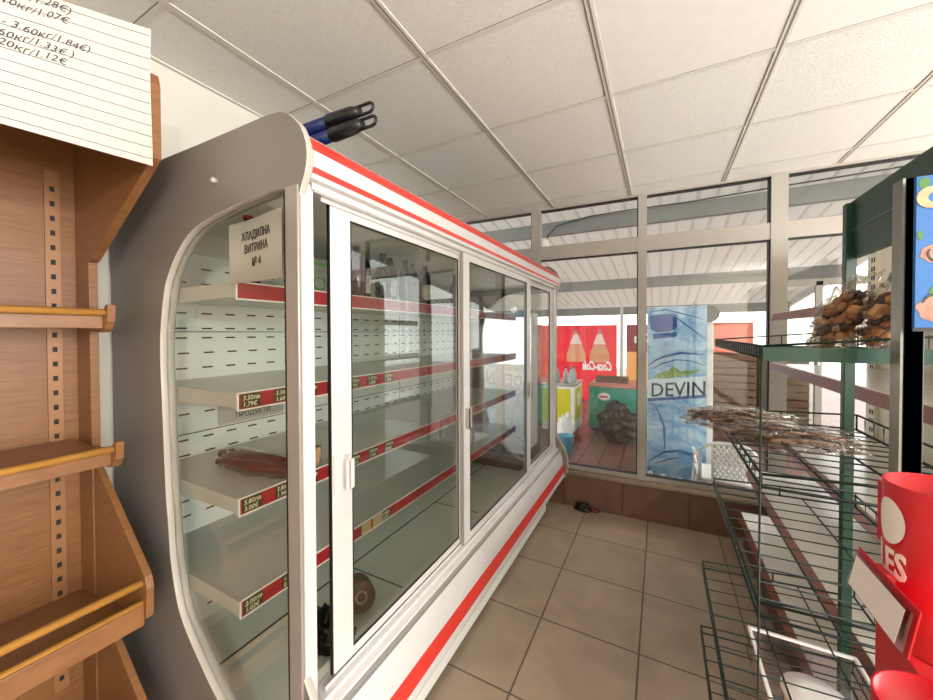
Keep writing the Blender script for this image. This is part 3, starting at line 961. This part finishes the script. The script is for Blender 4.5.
def snackbag(name, label, cat, c, r, seed, kind, lean, group=None, flat=None, n=110):
    t = thing(name, label, cat, (c[0], c[1], c[2]-r[2]), group)
    def ln(g):
        b = c[2]-r[2]
        return g.mp(lambda x, y, z: (x+lean[0]*(z-b), y+lean[1]*(z-b), z))
    ms = [M['snacko'], M['snackl'], M['snackd']] if kind == 'nuts' else [M['stick'], M['snackd'], M['stickl']]
    f_ = mk('contents', ln(filling(c, r, seed, n, kind)), ms, t)
    f_['kind'] = 'stuff'
    w = ln(blob(c, r, seed+1, .5, 3.2, 40, 26, flat=c[2]-r[2], power=.75))
    mk('film', w, M['film'], t)
    return t
zt = 1.411
b1 = snackbag('snack_bag', 'clear bag of brown and orange snacks, the left one standing on the rack\'s top shelf', 'snack bag', (.300, 1.04, zt+.068), (.034, .045, .068), 11, 'nuts', (.30, -.1), 'snack bags on the rack')
b2 = snackbag('snack_bag', 'clear bag of brown and orange snacks, the right one standing against the steel pole', 'snack bag', (.352, .985, zt+.078), (.036, .045, .078), 14, 'nuts', (.30, -.1), 'snack bags on the rack')
mk('top_fold', G().prism([(.31, 1.535), (.35, 1.545), (.365, 1.575), (.33, 1.565)], 'y', 1.02, 1.021), M['film'], b1)
zt = 1.19
snackbag('snack_bag', 'flat clear bag of brown sticks lying on the far edge of the rack\'s second shelf', 'snack bag', (.19, 1.25, zt+.024), (.115, .075, .024), 21, 'sticks', (0, 0), 'snack bags on the rack')
snackbag('snack_bag', 'flat clear bag of brown sticks lying nearest on the rack\'s second shelf', 'snack bag', (.255, 1.10, zt+.022), (.115, .07, .022), 25, 'sticks', (0, 0), 'snack bags on the rack')

# clear tray at the lower shelf
t = thing('clear_box', 'clear plastic box with a white rim on a low shelf of the green wire rack', 'box', (.33, 1.14, .503))
X0, X1, Ya, Yb, Z0_, Z1_ = .225, .44, .92, 1.30, .506, .612
g = G().box(X0, X1, Ya, Yb, Z0_, Z0_+.003).box(X0, X0+.003, Ya, Yb, Z0_, Z1_).box(X1-.003, X1, Ya, Yb, Z0_, Z1_).box(X0, X1, Ya, Ya+.003, Z0_, Z1_).box(X0, X1, Yb-.003, Yb, Z0_, Z1_)
mk('body', g, M['acrylic'], t)
mk('rim', G().box(X0-.004, X1+.004, Yb-.003, Yb+.005, Z1_, Z1_+.007).box(X0-.004, X1+.004, Ya-.005, Ya+.003, Z1_, Z1_+.007).box(X0-.005, X0+.003, Ya, Yb, Z1_, Z1_+.007).box(X1-.003, X1+.005, Ya, Yb, Z1_, Z1_+.007), M['wplast'], t, bevel=.001)
mk('card_strip', G().box(X0+.006, X0+.010, Ya+.01, Yb-.01, Z0_+.003, Z1_-.02), M['nut'], t)
tag(mk('round_tub', G().lathe([(.055, 0), (.062, .045), (.066, .05), (.066, .058), (.03, .062)], (.335, 1.19, Z0_+.003), 28), M['wplast']), 'small round white tub inside the clear plastic box', 'tub')

# ------------------------------------------------------------------ cream gondola shelving
gn = thing('gondola_shelving', 'cream steel shop shelving with brown price rails behind the green wire rack', 'shelving', (.85, 2.0, 0))
GX, GY0, GY1 = 1.05, 1.0, 3.05
mk('back_panel', G().box(GX+.012, GX+.03, GY0, GY1, .05, 1.95), M['cream'], gn)
for y in (2.93, 1.965, 1.02):
    g = G().box(GX-.008, GX+.012, y-.03, y+.03, .0, 1.97)
    z = .3
    while z < 1.95:
        for dy in (-.013, .013):
            g.box(GX-.0095, GX-.0075, y+dy-.006, y+dy+.006, z-.013, z+.013, 1)
        z += .05
    mk('upright', g, [M['cream'], M['slot']], gn)
mk('base', G().box(.49, GX+.03, GY0, GY1, .02, .215), M['card'], gn)
for (x, z, ys_) in ((.63, 1.548, 3.03), (.63, 1.235, 3.05), (.60, .835, 3.05), (.50, .548, 3.0), (.47, .240, 3.05)):
    g = G()
    for a, b in ((GY0, 2.02), (2.024, ys_)):
        g.prism([(x+.006, z+.012), (GX, z+.012), (GX, z-.012), (x+.006, z-.018)], 'y', a, b)
    s = mk('shelf', g, M['creamg'], gn, bevel=.001)
    mk('price_rail', G().prism([(x+.006, z+.016), (x+.002, z+.016), (x-.014, z-.026), (x-.006, z-.028), (x+.006, z-.010)], 'y', GY0, ys_), M['rosy'], s)
    mk('rail_edge', G().prism([(x+.008, z+.016), (x+.002, z+.016), (x+.002, z+.020), (x+.008, z+.020)], 'y', GY0, ys_), M['railtr'], s)

# ------------------------------------------------------------------ snack can display and poster
dp = thing('snack_can_stand', 'red and black snack can stand at the right edge of the picture', 'display stand', (.29, .7, 0))
mk('pole', G().box(.284, .303, .720, .724, 0, 1.655, 0).box(.284, .3035, .716, .720, 0, 1.655, 0).box(.284, .303, .716, .745, 0, 1.655, 0), [M['blackm']], dp, bevel=.001)
mk('lit_edge', G().box(.2815, .2842, .7165, .741, .0, 1.655), M['lit_grey'], dp)  # light on the dark pole's side face, painted as a pale strip
mk('foot', G().box(.2, .40, .5, .78, 0, .015), M['blackm'], dp, bevel=.003)
ccx, ccy, cr_ = .226, .497, .039
def cup(cx, cy, r, z0, z1):
    g = G().lathe([(r*.93, z0), (r*.95, z0+.004), (r, z1), (r-.002, z1), (r*.93-.002, z0+.006), (0, z0+.006)], (cx, cy, 0), 48)
    return mk('cup', g, M['pred'], dp)
c1 = cup(ccx, ccy, cr_, 1.165, 1.312)
c2 = cup(.220, .476, .046, .96, 1.120)
mk('bracket', G().box(.262, .282, .52, .716, 1.17, 1.25), M['pred'], dp)
mk('bracket', G().box(.262, .282, .51, .716, .98, 1.06), M['pred'], dp)
def wrapf(a0, z0, r):
    def f(X, Y, Z):
        a = a0+X/r
        z = z0+Y
        rr = r*(.95+.05*(z-1.169)/.143)+.0006+Z
        return (ccx+rr*math.cos(a), ccy+rr*math.sin(a), z)
    return f
# white oval patch and the name
g = G()
vs = []; n = 24
f0 = wrapf(math.radians(189), 1.277, cr_)
vs.append(f0(0, 0, .0003))
for r_ in (.33, .66, 1.):
    for i in range(n):
        w = 2*pi*i/n
        vs.append(f0(.0150*r_*math.cos(w), .021*r_*math.sin(w), .0003))
fs = [(0, 1+i, 1+(i+1) % n) for i in range(n)]
for k in range(2):
    fs += [(1+k*n+i, 1+(k+1)*n+i, 1+(k+1)*n+(i+1) % n, 1+k*n+(i+1) % n) for i in range(n)]
g.add(vs, fs, 0, True)
mk('oval_patch', g, M['pwhite'], c1)
g = text_g('PRINGLES', .034, wrapf(math.radians(225)-.106/cr_, 1.227, cr_), ext=.0003, sx=.66, bold=.0008)
mk('lettering', g, M['pwhite'], c1)
g = G().prism([(.166, 1.200), (.168, 1.199), (.174, 1.233), (.172, 1.234)], 'y', .418, .512)
h = mk('label_holder', g, M['acrylic'], dp)
mk('holder_back', G().prism([(.1695, 1.198), (.1705, 1.197), (.1770, 1.236), (.176, 1.237)], 'y', .415, .515).box(.176, .20, .485, .505, 1.19, 1.228), M['pred'], dp)
mk('paper_insert', G().prism([(.1655, 1.202), (.1660, 1.202), (.1716, 1.231), (.1711, 1.2315)], 'y', .424, .506), M['pwhite'], dp)

po = thing('snack_poster', 'blue poster board with nuts printed on it on the steel pole', 'poster', (.38, .70, 1.454))
mk('board', G().box(.2875, .52, .700, .706, 1.455, 1.650), M['blue'], po)
def print_blob(cx, cz, rx, rz, seed, m, name='nut_print', amp=.25, y=.6995, fr_=2.):
    g = G(); n = 40; vs = [(cx, y, cz)]
    for i in range(n):
        w = 2*pi*i/n
        f = 1+amp*noise.noise(Vector((math.cos(w)*fr_, math.sin(w)*fr_, seed*3.7)))*2
        vs.append((cx+rx*f*math.cos(w), y, cz+rz*f*math.sin(w)))
    g.add(vs, [(0, 1+i, 1+(i+1) % n) for i in range(n)])
    vs2 = [(x, y+.0004, z) for x, y, z in vs]
    g.add(vs2, [(0, 1+(i+1) % n, 1+i) for i in range(n)])
    return g
def print_arc(cx, cz, R, r, a0, a1, y=.6992):
    P = []
    n = 14
    for k in range(n+1):
        a = math.radians(a0+(a1-a0)*k/n)
        w = r*(.55+.45*math.sin(pi*k/n))
        P.append(((cx+(R+w)*math.cos(a), cz+(R+w)*math.sin(a)), (cx+(R-w)*math.cos(a), cz+(R-w)*math.sin(a))))
    poly = [p[0] for p in P]+[p[1] for p in P[::-1]]
    return G().prism(poly, 'y', y-.0003, y+.0006)
for cx_, cz_, rx_, rz_, sd_ in ((.294, 1.641, .005, .007, 1), (.291, 1.575, .0025, .006, 2), (.306, 1.502, .006, .008, 4), (.36, 1.60, .02, .012, 5)):
    mk('leaf_print', print_blob(cx_, cz_, rx_, rz_, sd_, 0, amp=.08), M['leaf'], po)
for a in ((.302, 1.622, .010, .005, 40, 300), (.345, 1.625, .018, .008, 20, 220), (.40, 1.60, .02, .009, 120, 340)):
    mk('cashew_print', print_arc(*a), M['nut'], po)
for cx_, cz_, rx_, rz_, sd_ in ((.310, 1.551, .019, .013, 6), (.308, 1.480, .019, .017, 9), (.37, 1.52, .03, .022, 12), (.45, 1.50, .03, .025, 15)):
    mk('peanut_print', print_blob(cx_, cz_, rx_, rz_, sd_, 0, amp=.10), M['nutp'], po)
mk('nut_line_print', print_arc(.309, 1.551, .011, .0012, 150, 330, .6988), M['dgrey'], po)
mk('nut_line_print', print_arc(.308, 1.486, .014, .0012, 30, 170, .6988), M['dgrey'], po)
mk('dark_band', G().box(.286, .52, .6995, .701, 1.452, 1.457), M['blackm'], po)
# ------------------------------------------------------------------ litter on the floor
t = thing('crumpled_wrapper', 'small crumpled dark wrapper on the floor tiles under the window sill', 'litter', (-.545, 3.12, 0))
mk('foil', blob((-.555, 3.115, .022), (.055, .035, .03), 31, .8, 3.5, 24, 16, flat=.001), M['blackbag'], t)
mk('red_end', blob((-.475, 3.125, .012), (.045, .02, .014), 33, .8, 3.5, flat=.001), M['salami'], t)

# ================================================================== outdoors
OX = M
struct('paving', G().box(-7, 9, 3.33, 16, -.06, 0), M['paving'], label='brown paved ground outside the window')
# veranda roof with ribs
rz = lambda y: 3.0525-.127*y
g = G()
x = -6.0
pts = []
while x < 1.95:
    pts += [(x, 0), (x+.095, 0), (x+.102, .012), (x+.116, .012), (x+.123, 0)]
    x += .14
vs = []
for (px, dz) in pts:
    for y in (3.34, 8.75):
        vs.append((px, y, rz(y)-dz))
fs = [(2*i, 2*i+1, 2*i+3, 2*i+2) for i in range(len(pts)-1)]
g.add(vs, fs)
vs2 = [(a, b, c+.01) for a, b, c in vs]
g.add(vs2, fs)
struct('veranda_roof', g, M['roof'], label='pale ribbed sheet roof of the veranda')
def beam(y, h, w=.06, x0=-6.0, x1=1.95, name='roof_beam', lab=''):
    z = rz(y)-.025
    o = struct(name, G().box(x0, x1, y-w/2, y+w/2, z-h, z), M['beam'], label=lab)
    return o
beam(3.75, .13, lab='nearest grey roof beam of the veranda')
beam(6.1, .15, lab='middle grey roof beam of the veranda')
beam(8.35, .16, lab='far grey roof beam of the veranda')
g = G().add([(1.95, 3.34, rz(3.34)-.09), (2.0, 3.34, rz(3.34)-.09), (2.0, 3.34, rz(3.34)), (1.95, 3.34, rz(3.34)), (1.95, 8.75, rz(8.75)-.09), (2.0, 8.75, rz(8.75)-.09), (2.0, 8.75, rz(8.75)), (1.95, 8.75, rz(8.75))], [(0, 1, 2, 3), (4, 7, 6, 5), (0, 4, 5, 1), (1, 5, 6, 2), (2, 6, 7, 3), (3, 7, 4, 0)])
struct('roof_edge_beam', g, M['white'], label='white edge beam of the veranda roof')
# cable and junction box on the first beam
tag(mk('cable', G().tube([(-1.02, 3.68, 2.32), (-.99, 3.68, 2.42), (-.90, 3.68, 2.50), (-.6, 3.68, 2.545), (-.2, 3.68, 2.55), (.2, 3.68, 2.545), (.7, 3.68, 2.56), (1.5, 3.68, 2.575)], .006, 6), M['blk2']), 'thin dark cable running along the nearest veranda beam', 'cable')
tag(mk('junction_box', G().lathe([(.01, 0), (.035, .01), (.045, .05), (.035, .11), (.012, .12)], (-1.0, 3.62, 2.24), 8), M['wplast']), 'small white box at the end of the cable on the veranda beam', 'junction box')

# banners, seen from behind
def banner(x0, x1, z0, z1, y, m, label):
    t = thing('banner', label, 'banner', ((x0+x1)/2, y, z0))
    mk('cloth', G().box(x0, x1, y-.004, y+.004, z0, z1), m, t)
    return t
YBn = 8.3
sc = YBn/7.5
bn = banner(-2.6, -.80, .0, 1.60, YBn, M['bred'], 'red drink banner with two bottles printed on it behind the freezers')
g = G(); g2 = G(); g3 = G()
def bottle_print(cx, zt, s, yy):
    """outline of a bottle as printed on the banner"""
    cap = [(-.035, 0), (.035, 0), (.035, -.07), (-.035, -.07)]
    neck = [(-.045, -.08), (.045, -.08), (.13, -.30), (-.13, -.30)]
    body = [(-.125, -.31), (.125, -.31), (.20, -.52), (.20, -.68), (-.20, -.68), (-.20, -.52)]
    f = lambda P: [(cx+a*s, zt+b*s) for a, b in P]
    return f(cap), f(neck), f(body)
for cx_, s in ((-1.624, 1.), (-1.140, 1.)):
    c_, n_, b_ = bottle_print(cx_, 1.49, s, YBn)
    g.prism(c_, 'y', YBn-.008, YBn-.004); g2.prism(n_, 'y', YBn-.008, YBn-.004); g3.prism(b_, 'y', YBn-.008, YBn-.004)
mk('cap_print', g, M['bcap'], bn); mk('neck_print', g2, M['bneck'], bn); mk('body_print', g3, M['bot_or'], bn)
mk('lettering', text_g('Coca-Cola', .26, lambda X, Y, Z: (-.885-X, YBn-.010-Z, .65+Y), shear=.35, ext=.001, sx=.52, bold=.012), M['bwhite'], bn)
bn2 = banner(-.62, .45, .0, 1.60, YBn, M['bcream'], 'cream and red banner right of the two-bottle banner')
mk('red_band', G().box(-.62, .45, YBn-.008, YBn-.004, 1.05, 1.60), M['bred'], bn2)
mk('lettering', text_g('Coca-Cola', .26, lambda X, Y, Z: (.33-X, YBn-.009-Z, 1.24+Y), shear=.35, ext=.001, sx=.70, bold=.012), M['bwhite'], bn2)
banner(.62, 1.45, .0, 1.62, YBn+.02, M['bpink'], 'faded pink banner behind the stacked crates')
for xx in (-.71, .53):
    struct('veranda_post', G().box(xx-.03, xx+.03, YBn-.03, YBn+.03, 0, rz(YBn)-.03), M['white'], label='white veranda post between two banners')

# freezers
fz = thing('chest_freezer', 'teal chest freezer standing below the red banners', 'freezer', (-.2, 6.0, 0))
mk('cabinet', G().box(-.93, .55, 5.70, 6.35, .05, .66), M['teal'], fz, bevel=.01)
mk('plinth', G().box(-.90, .52, 5.74, 6.32, 0, .05), M['dgrey'], fz)
mk('lid', G().box(-.94, .56, 5.69, 6.36, .66, .70).box(-.90, .52, 5.74, 6.32, .70, .715), [M['lid_reflect']], fz, bevel=.005)
mk('trim', G().box(-.945, .565, 5.685, 5.70, .645, .668), M['alu'], fz)
g = G(); n = 24
vs = [(-.72, 5.698, .52)]+[(-.72+.085*math.cos(2*pi*i/n), 5.698, .52+.055*math.sin(2*pi*i/n)) for i in range(n)]
g.add(vs, [(0, 1+i, 1+(i+1) % n) for i in range(n)])
g.prism([(v[0], v[2]) for v in vs[1:]], 'y', 5.695, 5.6995)
mk('oval_logo', g, M['pwhite'], fz)
mk('logo_bar', G().box(-.775, -.665, 5.693, 5.6955, .505, .532), M['bred'], fz)
fy = thing('chest_freezer', 'white and yellow chest freezer left of the teal one', 'freezer', (-1.3, 5.5, 0))
mk('cabinet', G().box(-1.62, -1.02, 5.10, 5.66, .10, .72), M['wplast'], fy, bevel=.01)
mk('yellow_panel', G().box(-1.021, -1.016, 5.15, 5.62, .24, .68).box(-1.57, -1.07, 5.093, 5.0985, .22, .68), M['yellow'], fy)
mk('white_mark', G().box(-1.0165, -1.014, 5.28, 5.48, .42, .60), M['pwhite'], fy)
mk('lid', G().box(-1.63, -1.01, 5.09, 5.67, .72, .755), M['alu'], fy, bevel=.004)
for (x_, y_) in ((-1.06, 5.15), (-1.06, 5.6), (-1.58, 5.15), (-1.58, 5.6)):
    mk('caster', G().lathe([(.03, -.012), (.042, -.008), (.042, .008), (.03, .012)], (x_, y_, .043), 14, 0, Matrix.Rotation(pi/2, 3, 'Y')).box(x_-.012, x_+.012, y_-.02, y_+.02, .05, .10), M['dgrey'], fy)
bg = ['clear glass bottle at the front right corner of the yellow freezer lid', 'clear glass bottle at the back right of the yellow freezer lid', 'clear glass bottle in the middle of the yellow freezer lid', 'clear glass bottle farthest left on the yellow freezer lid']
bmat = mat('bottle_clear', 'a9b3b5', .1, noise_amt=.2)
for k, (x_, y_) in enumerate(((-1.07, 5.15), (-1.09, 5.42), (-1.17, 5.28), (-1.27, 5.2))):
    t = thing('bottle', bg[k], 'bottle', (x_, y_, .755), 'bottles on the yellow freezer')
    mk('body', G().lathe([(.034, 0), (.036, .01), (.036, .12), (.014, .17), (.014, .20)], (x_, y_, .755), 12), bmat, t)
    mk('cap', G().lathe([(.016, .195), (.016, .215), (.004, .217)], (x_, y_, .755), 10), M['dgrey'], t)
# basket on the teal freezer
t = thing('plastic_basket', 'low dark basket lying on the teal freezer lid', 'basket', (-.62, 5.95, .715))
g = G().box(-.85, -.42, 5.78, 6.1, .717, .727).box(-.85, -.84, 5.78, 6.1, .727, .79).box(-.43, -.42, 5.78, 6.1, .727, .79).box(-.85, -.42, 5.78, 5.79, .727, .78).box(-.85, -.42, 6.09, 6.1, .727, .78)
mk('body', g, M['card'], t, bevel=.004)
for x_ in (-.80, -.47):
    mk('corner_grip', blob((x_, 5.80, .78), (.05, .03, .035), x_, .3, 2), M['card'], t)
tag(mk('rubbish_bag', blob((-.49, 5.30, .24), (.23, .20, .25), 41, .45, 3.2, 40, 26, flat=.002), M['blackbag']), 'big crumpled black rubbish bag on the paving before the teal freezer', 'bag')
t = thing('bucket', 'light blue bucket at the foot of the yellow freezer', 'bucket', (-1.01, 4.55, 0))
mk('body', G().lathe([(.075, 0), (.095, .2), (.10, .205), (.092, .205), (.07, .01), (0, .01)], (-1.01, 4.55, 0), 20), M['bluebk'], t)
mk('handle', G().tube([(-1.01+.098*math.cos(a), 4.55, .19+.10*math.sin(a)*-.6) for a in [pi*i/10 for i in range(11)]], .003, 6), M['alu'], t)
tag(mk('plastic_bag', blob((-1.10, 4.95, .17), (.11, .09, .18), 45, .5, 3, 24, 16, flat=.002), M['wplast']), 'white plastic bag standing before the yellow freezer', 'bag')

# upright cooler with the water print
cl = thing('upright_cooler', 'tall white drinks cooler with a blue water print on its side', 'cooler', (.13, 4.3, 0))
CX0, CX1, CY0, CY1, CZ0, CZ1 = -.115, .405, 4.0, 4.6, .05, 1.69
mk('cabinet', G().box(CX0, CX1, CY0+.004, CY1, CZ0, CZ1), M['wplast'], cl, bevel=.006)
mk('front_trim', G().box(CX1-.04, CX1+.008, CY0, CY1, CZ0, 1.54), M['wplast'], cl, bevel=.005)
arc = [(CX1-.04, CZ1)]+[(CX1-.02+.075*math.sin(a), 1.615+.075*math.cos(a)) for a in [pi*i/12 for i in range(13)]]+[(CX1-.04, 1.54)]
mk('header_cap', G().prism(arc, 'y', CY0-.004, CY1), M['dgrey'], cl, bevel=.002)
wp = mk('side_print', G().box(CX0+.004, CX1-.042, CY0-.003, CY0+.004, CZ0+.01, CZ1-.004), M['water'], cl)
py = CY0-.003
u = lambda a: CX0+.004+(CX1-.046-CX0)*a          # across the print 0..1
def w_(pxl, pyl):                                  # print coordinates, 400 wide and 1400 high
    return (u(pxl/400), CZ1-.004-(CZ1-CZ0-.014)*pyl/1400)
mk('cap_print', merge(G().prism([w_(15, 70), w_(60, 60), w_(185, 52), w_(205, 70), w_(205, 170), w_(150, 200), w_(60, 205), w_(20, 180)], 'y', py-.002, py), G().prism([w_(35, 215), w_(200, 200), w_(205, 240), w_(40, 262)], 'y', py-.002, py)), M['wblue'], wp)
mk('shoulder_print', G().prism([w_(30, 265), w_(205, 245), w_(330, 380), w_(380, 440), w_(200, 450), w_(0, 520), w_(0, 400)], 'y', py-.0012, py), M['wlight'], wp)
def wave(pts, w):
    return G().tube([(w_(a, b)[0], py-.0005, w_(a, b)[1]) for a, b in resample(pts, 30, False)], [w*(.35+.65*math.sin(pi*i/29)) for i in range(30)], 5)
mk('wave_print', merge(wave([(0, 480), (60, 430), (120, 400), (230, 368), (400, 378)], .012), wave([(0, 530), (100, 460), (200, 425), (300, 430), (400, 470)], .007), wave([(190, 80), (260, 140), (330, 200), (400, 270)], .007), wave([(0, 40), (120, 20), (250, 60), (400, 110)], .007), wave([(0, 790), (60, 800), (120, 960), (125, 1100), (120, 1180)], .010),
    wave([(0, 1280), (120, 1180), (230, 1150), (320, 1170), (330, 1210), (280, 1200)], .011), wave([(50, 1290), (160, 1230), (260, 1200)], .007), wave([(220, 920), (260, 850), (330, 810), (400, 800)], .004)), M['wline'], wp)
mk('hill_print', G().prism([w_(a, b-85) for a, b in ((40, 655), (80, 628), (110, 612), (150, 596), (180, 560), (205, 580), (230, 604), (265, 592), (300, 594), (360, 576), (345, 600), (310, 618), (230, 645), (120, 668))], 'y', py-.0025, py), M['hill'], wp)
mk('label_print', G().prism([w_(0, 600), w_(60, 585), w_(230, 570), w_(400, 545), w_(400, 690), w_(0, 750)], 'y', py-.0018, py), mat('print_label_pale', 'd3e3ee', .45, noise_amt=.1), wp)
mk('label_edge', G().prism([w_(0, 750), w_(400, 690), w_(400, 712), w_(0, 778)], 'y', py-.0024, py), M['wblue'], wp)
mk('lettering', text_g('DEVIN', .185, lambda X, Y, Z: (u(.05)+X, py-.0022-Z, w_(0, 735)[1]+Y+X*.10), ext=.0006, sx=.85, bold=.002), M['letter'], wp)
mk('splash_print', merge(*[G().lathe([(.0, -.001), (random.uniform(.02, .03), 0), (0, .001)], (u(a), py-.001, w_(0, 1370+8*k)[1]), 10, 0, Matrix.Rotation(pi/2, 3, 'X')) for k, a in enumerate((.06, .3, .58))]), M['pwhite'], wp)
for (x_, y_) in ((CX0+.05, CY0+.06), (CX1-.06, CY0+.06), (CX0+.05, CY1-.06), (CX1-.06, CY1-.06)):
    mk('foot', G().lathe([(.02, 0), (.02, .05)], (x_, y_, 0), 10), M['dgrey'], cl)

# white plastic chair
ch = thing('plastic_chair', 'low white plastic chair with a perforated back between window and cooler', 'chair', (.47, 3.62, 0))
bx0, bx1, by, bt = .275, .645, 3.50, .575
def back_pt(x, z):
    return (x, by+.02*math.cos((x-.46)*8)-.10*(.57-z), z)
g = G()
top = [back_pt(bx0+(bx1-bx0)*t, bt-.012*abs(2*t-1)**4*6) for t in [i/12 for i in range(13)]]
fr_ = [back_pt(bx0, .28)]+top+[back_pt(bx1, .28)]
g.tube(fr_, .014, 10)
g.tube([back_pt(bx0+.085, .29), back_pt(bx0+.085, .44), back_pt(bx0+.085, bt-.02)], .008, 8)
g.tube([back_pt(bx1-.06, .29), back_pt(bx1-.06, .44), back_pt(bx1-.06, bt-.02)], .008, 8)
g.tube([back_pt(bx0, .29), back_pt(bx1, .29)], .012, 8)
for k in range(-6, 12):
    for s in (1, -1):
        pts = []
        for i in range(12):
            z = .30+.26*i/11
            x = bx0+.09+k*.035+s*(z-.30)*.7+(0 if s > 0 else .1)
            if bx0+.085 <= x <= bx1-.06: pts.append(back_pt(x, z))
        if len(pts) > 1: g.tube(pts, .0105, 5)
mk('backrest', g, M['wplast'], ch)
mk('seat', G().prism([(bx0, by-.02), (bx1, by-.02), (bx1+.02, by+.38), (bx0-.02, by+.38)], 'z', .275, .295), M['wplast'], ch, bevel=.006)
for (x_, y_, dx, dy) in ((bx0+.02, by, -.03, -.04), (bx1-.02, by, .03, -.04), (bx0, by+.35, -.03, .04), (bx1, by+.35, .03, .04)):
    mk('leg', G().tube([(x_+dx, y_+dy, 0), (x_, y_, .28)], [.014, .02], 8), M['wplast'], ch)
for s, x_ in ((-1, bx0), (1, bx1)):
    mk('armrest', G().tube([back_pt(x_, .46), (x_+s*.02, by+.12, .45), (x_+s*.025, by+.30, .44), (x_+s*.01, by+.34, .36), (x_, by+.35, .29)], .013, 8), M['wplast'], ch)

# stacked crates
cw, chh = .50, .285
first = None
names = {(0, 0): 'bottom crate of the left stack outside', (0, 1): 'second crate from the bottom of the left stack outside', (0, 2): 'third crate from the bottom of the left stack outside', (0, 3): 'topmost crate of the left stack outside',
         (1, 0): 'bottom crate of the right stack outside', (1, 1): 'second crate from the bottom of the right stack outside', (1, 2): 'third crate from the bottom of the right stack outside', (1, 3): 'topmost crate of the right stack outside'}
for (c_, k) in names:
    x_, z_ = .62+c_*.53, k*(chh+.004)
    lb = 'slatted brown wooden '+names[(c_, k)]
    if first is None:
        first = thing('wooden_crate', lb, 'crate', (x_, 6.2, z_), 'stacked crates outside')
        for q in range(3):
            mk('slat', G().box(x_, x_+cw, 6.2, 6.215, z_+.006+q*.094, z_+.086+q*.094), M['crate'], first, bevel=.002)
        mk('back_board', G().box(x_, x_+cw, 6.60, 6.615, z_+.004, z_+chh-.002), M['crate'], first)
        for xx in (x_, x_+cw-.015):
            mk('side_board', G().box(xx, xx+.015, 6.215, 6.60, z_+.004, z_+chh-.004), M['crate'], first)
        mk('bottom_board', G().box(x_, x_+cw, 6.2, 6.615, z_, z_+.006), M['crate'], first)
    else:
        copy_tree(first, loc=(x_, 6.2, z_), label=lb)
# white framed glass door in the far right
dt = struct('door_1', G().box(1.30, 1.36, 5.9, 5.96, 0, 2.05).box(1.62, 1.68, 5.9, 5.96, 0, 2.05).box(2.35, 2.43, 5.9, 5.96, 0, 2.05).box(1.30, 2.43, 5.9, 5.96, 2.0, 2.08).box(1.36, 1.62, 5.9, 5.96, .9, .95).box(1.36, 1.62, 5.9, 5.96, 0, .1), M['pvc'], label='white framed glazed door of the veranda')
mk('window_pane', G().box(1.36, 1.62, 5.93, 5.934, .1, 2.0), M['pane'], dt)
mk('handle', G().box(1.63, 1.65, 5.86, 5.9, 1.0, 1.12), M['alu'], dt)

# ------------------------------------------------------------------ light
w = bpy.data.worlds.new('daylight'); bpy.context.scene.world = w
w.use_nodes = True
nt = w.node_tree
bgn = nt.nodes['Background']
bgn.inputs[0].default_value = lin('f6f4f2')
bgn.inputs[1].default_value = 3.0
al = bpy.data.lights.new('daylight_window', 'AREA'); al.shape = 'RECTANGLE'; al.size = 3.8; al.size_y = 1.4; al.energy = 215; al.color = (1, .985, .96)
ao = bpy.data.objects.new('daylight_window', al); C.objects.link(ao); ao.location = (3.36, .6, 1.5); ao.rotation_euler = (0, pi/2, 0)
al.size, al.size_y = 1.4, 3.8
pl = bpy.data.lights.new('fill_point', 'POINT'); pl.energy = 100; pl.shadow_soft_size = .07; pl.color = (1, .97, .93)  # added fill light with no real fixture, evens out the darker left side
po_ = bpy.data.objects.new('fill_point', pl); C.objects.link(po_); po_.location = (1.66, -1.2, 1.95)
s = bpy.data.lights.new('sun', 'SUN'); s.energy = 1.0; s.angle = math.radians(12); s.color = (1, .97, .92)
so = bpy.data.objects.new('sun', s); C.objects.link(so)
so.rotation_euler = (math.radians(52), 0, math.radians(125))

# ------------------------------------------------------------------ camera
F, yaw, pitch, roll, sx, sy, H = 371.13, -.4963, -.0159, -.0032, -6.53, -11.55, 1.4525
cy_, sy_ = math.cos(yaw), math.sin(yaw); cp, sp_ = math.cos(pitch), math.sin(pitch)
f = Vector((sy_*cp, cy_*cp, sp_)); r = Vector((cy_, -sy_, 0)); u_ = r.cross(f)
c, s_ = math.cos(roll), math.sin(roll)
R_, U_ = c*r+s_*u_, -s_*r+c*u_
cam = bpy.data.cameras.new('camera'); co = bpy.data.objects.new('camera', cam); C.objects.link(co)
mw = Matrix((( R_.x, U_.x, -f.x, 0), (R_.y, U_.y, -f.y, 0), (R_.z, U_.z, -f.z, H), (0, 0, 0, 1)))
co.matrix_world = mw
cam.sensor_width = 36; cam.lens = F/933*36
cam.shift_x = -sx/933; cam.shift_y = sy/933
cam.clip_start = .02; cam.clip_end = 100
sc_ = bpy.context.scene
sc_.camera = co
sc_.view_settings.view_transform = 'Standard'
sc_.view_settings.look = 'None'
sc_.view_settings.gamma = 1
sc_.view_settings.exposure = .27
sc_.cycles.transparent_max_bounces = 32
sc_.cycles.max_bounces = 10
sc_.cycles.diffuse_bounces = 6
sc_.cycles.sample_clamp_indirect = 6
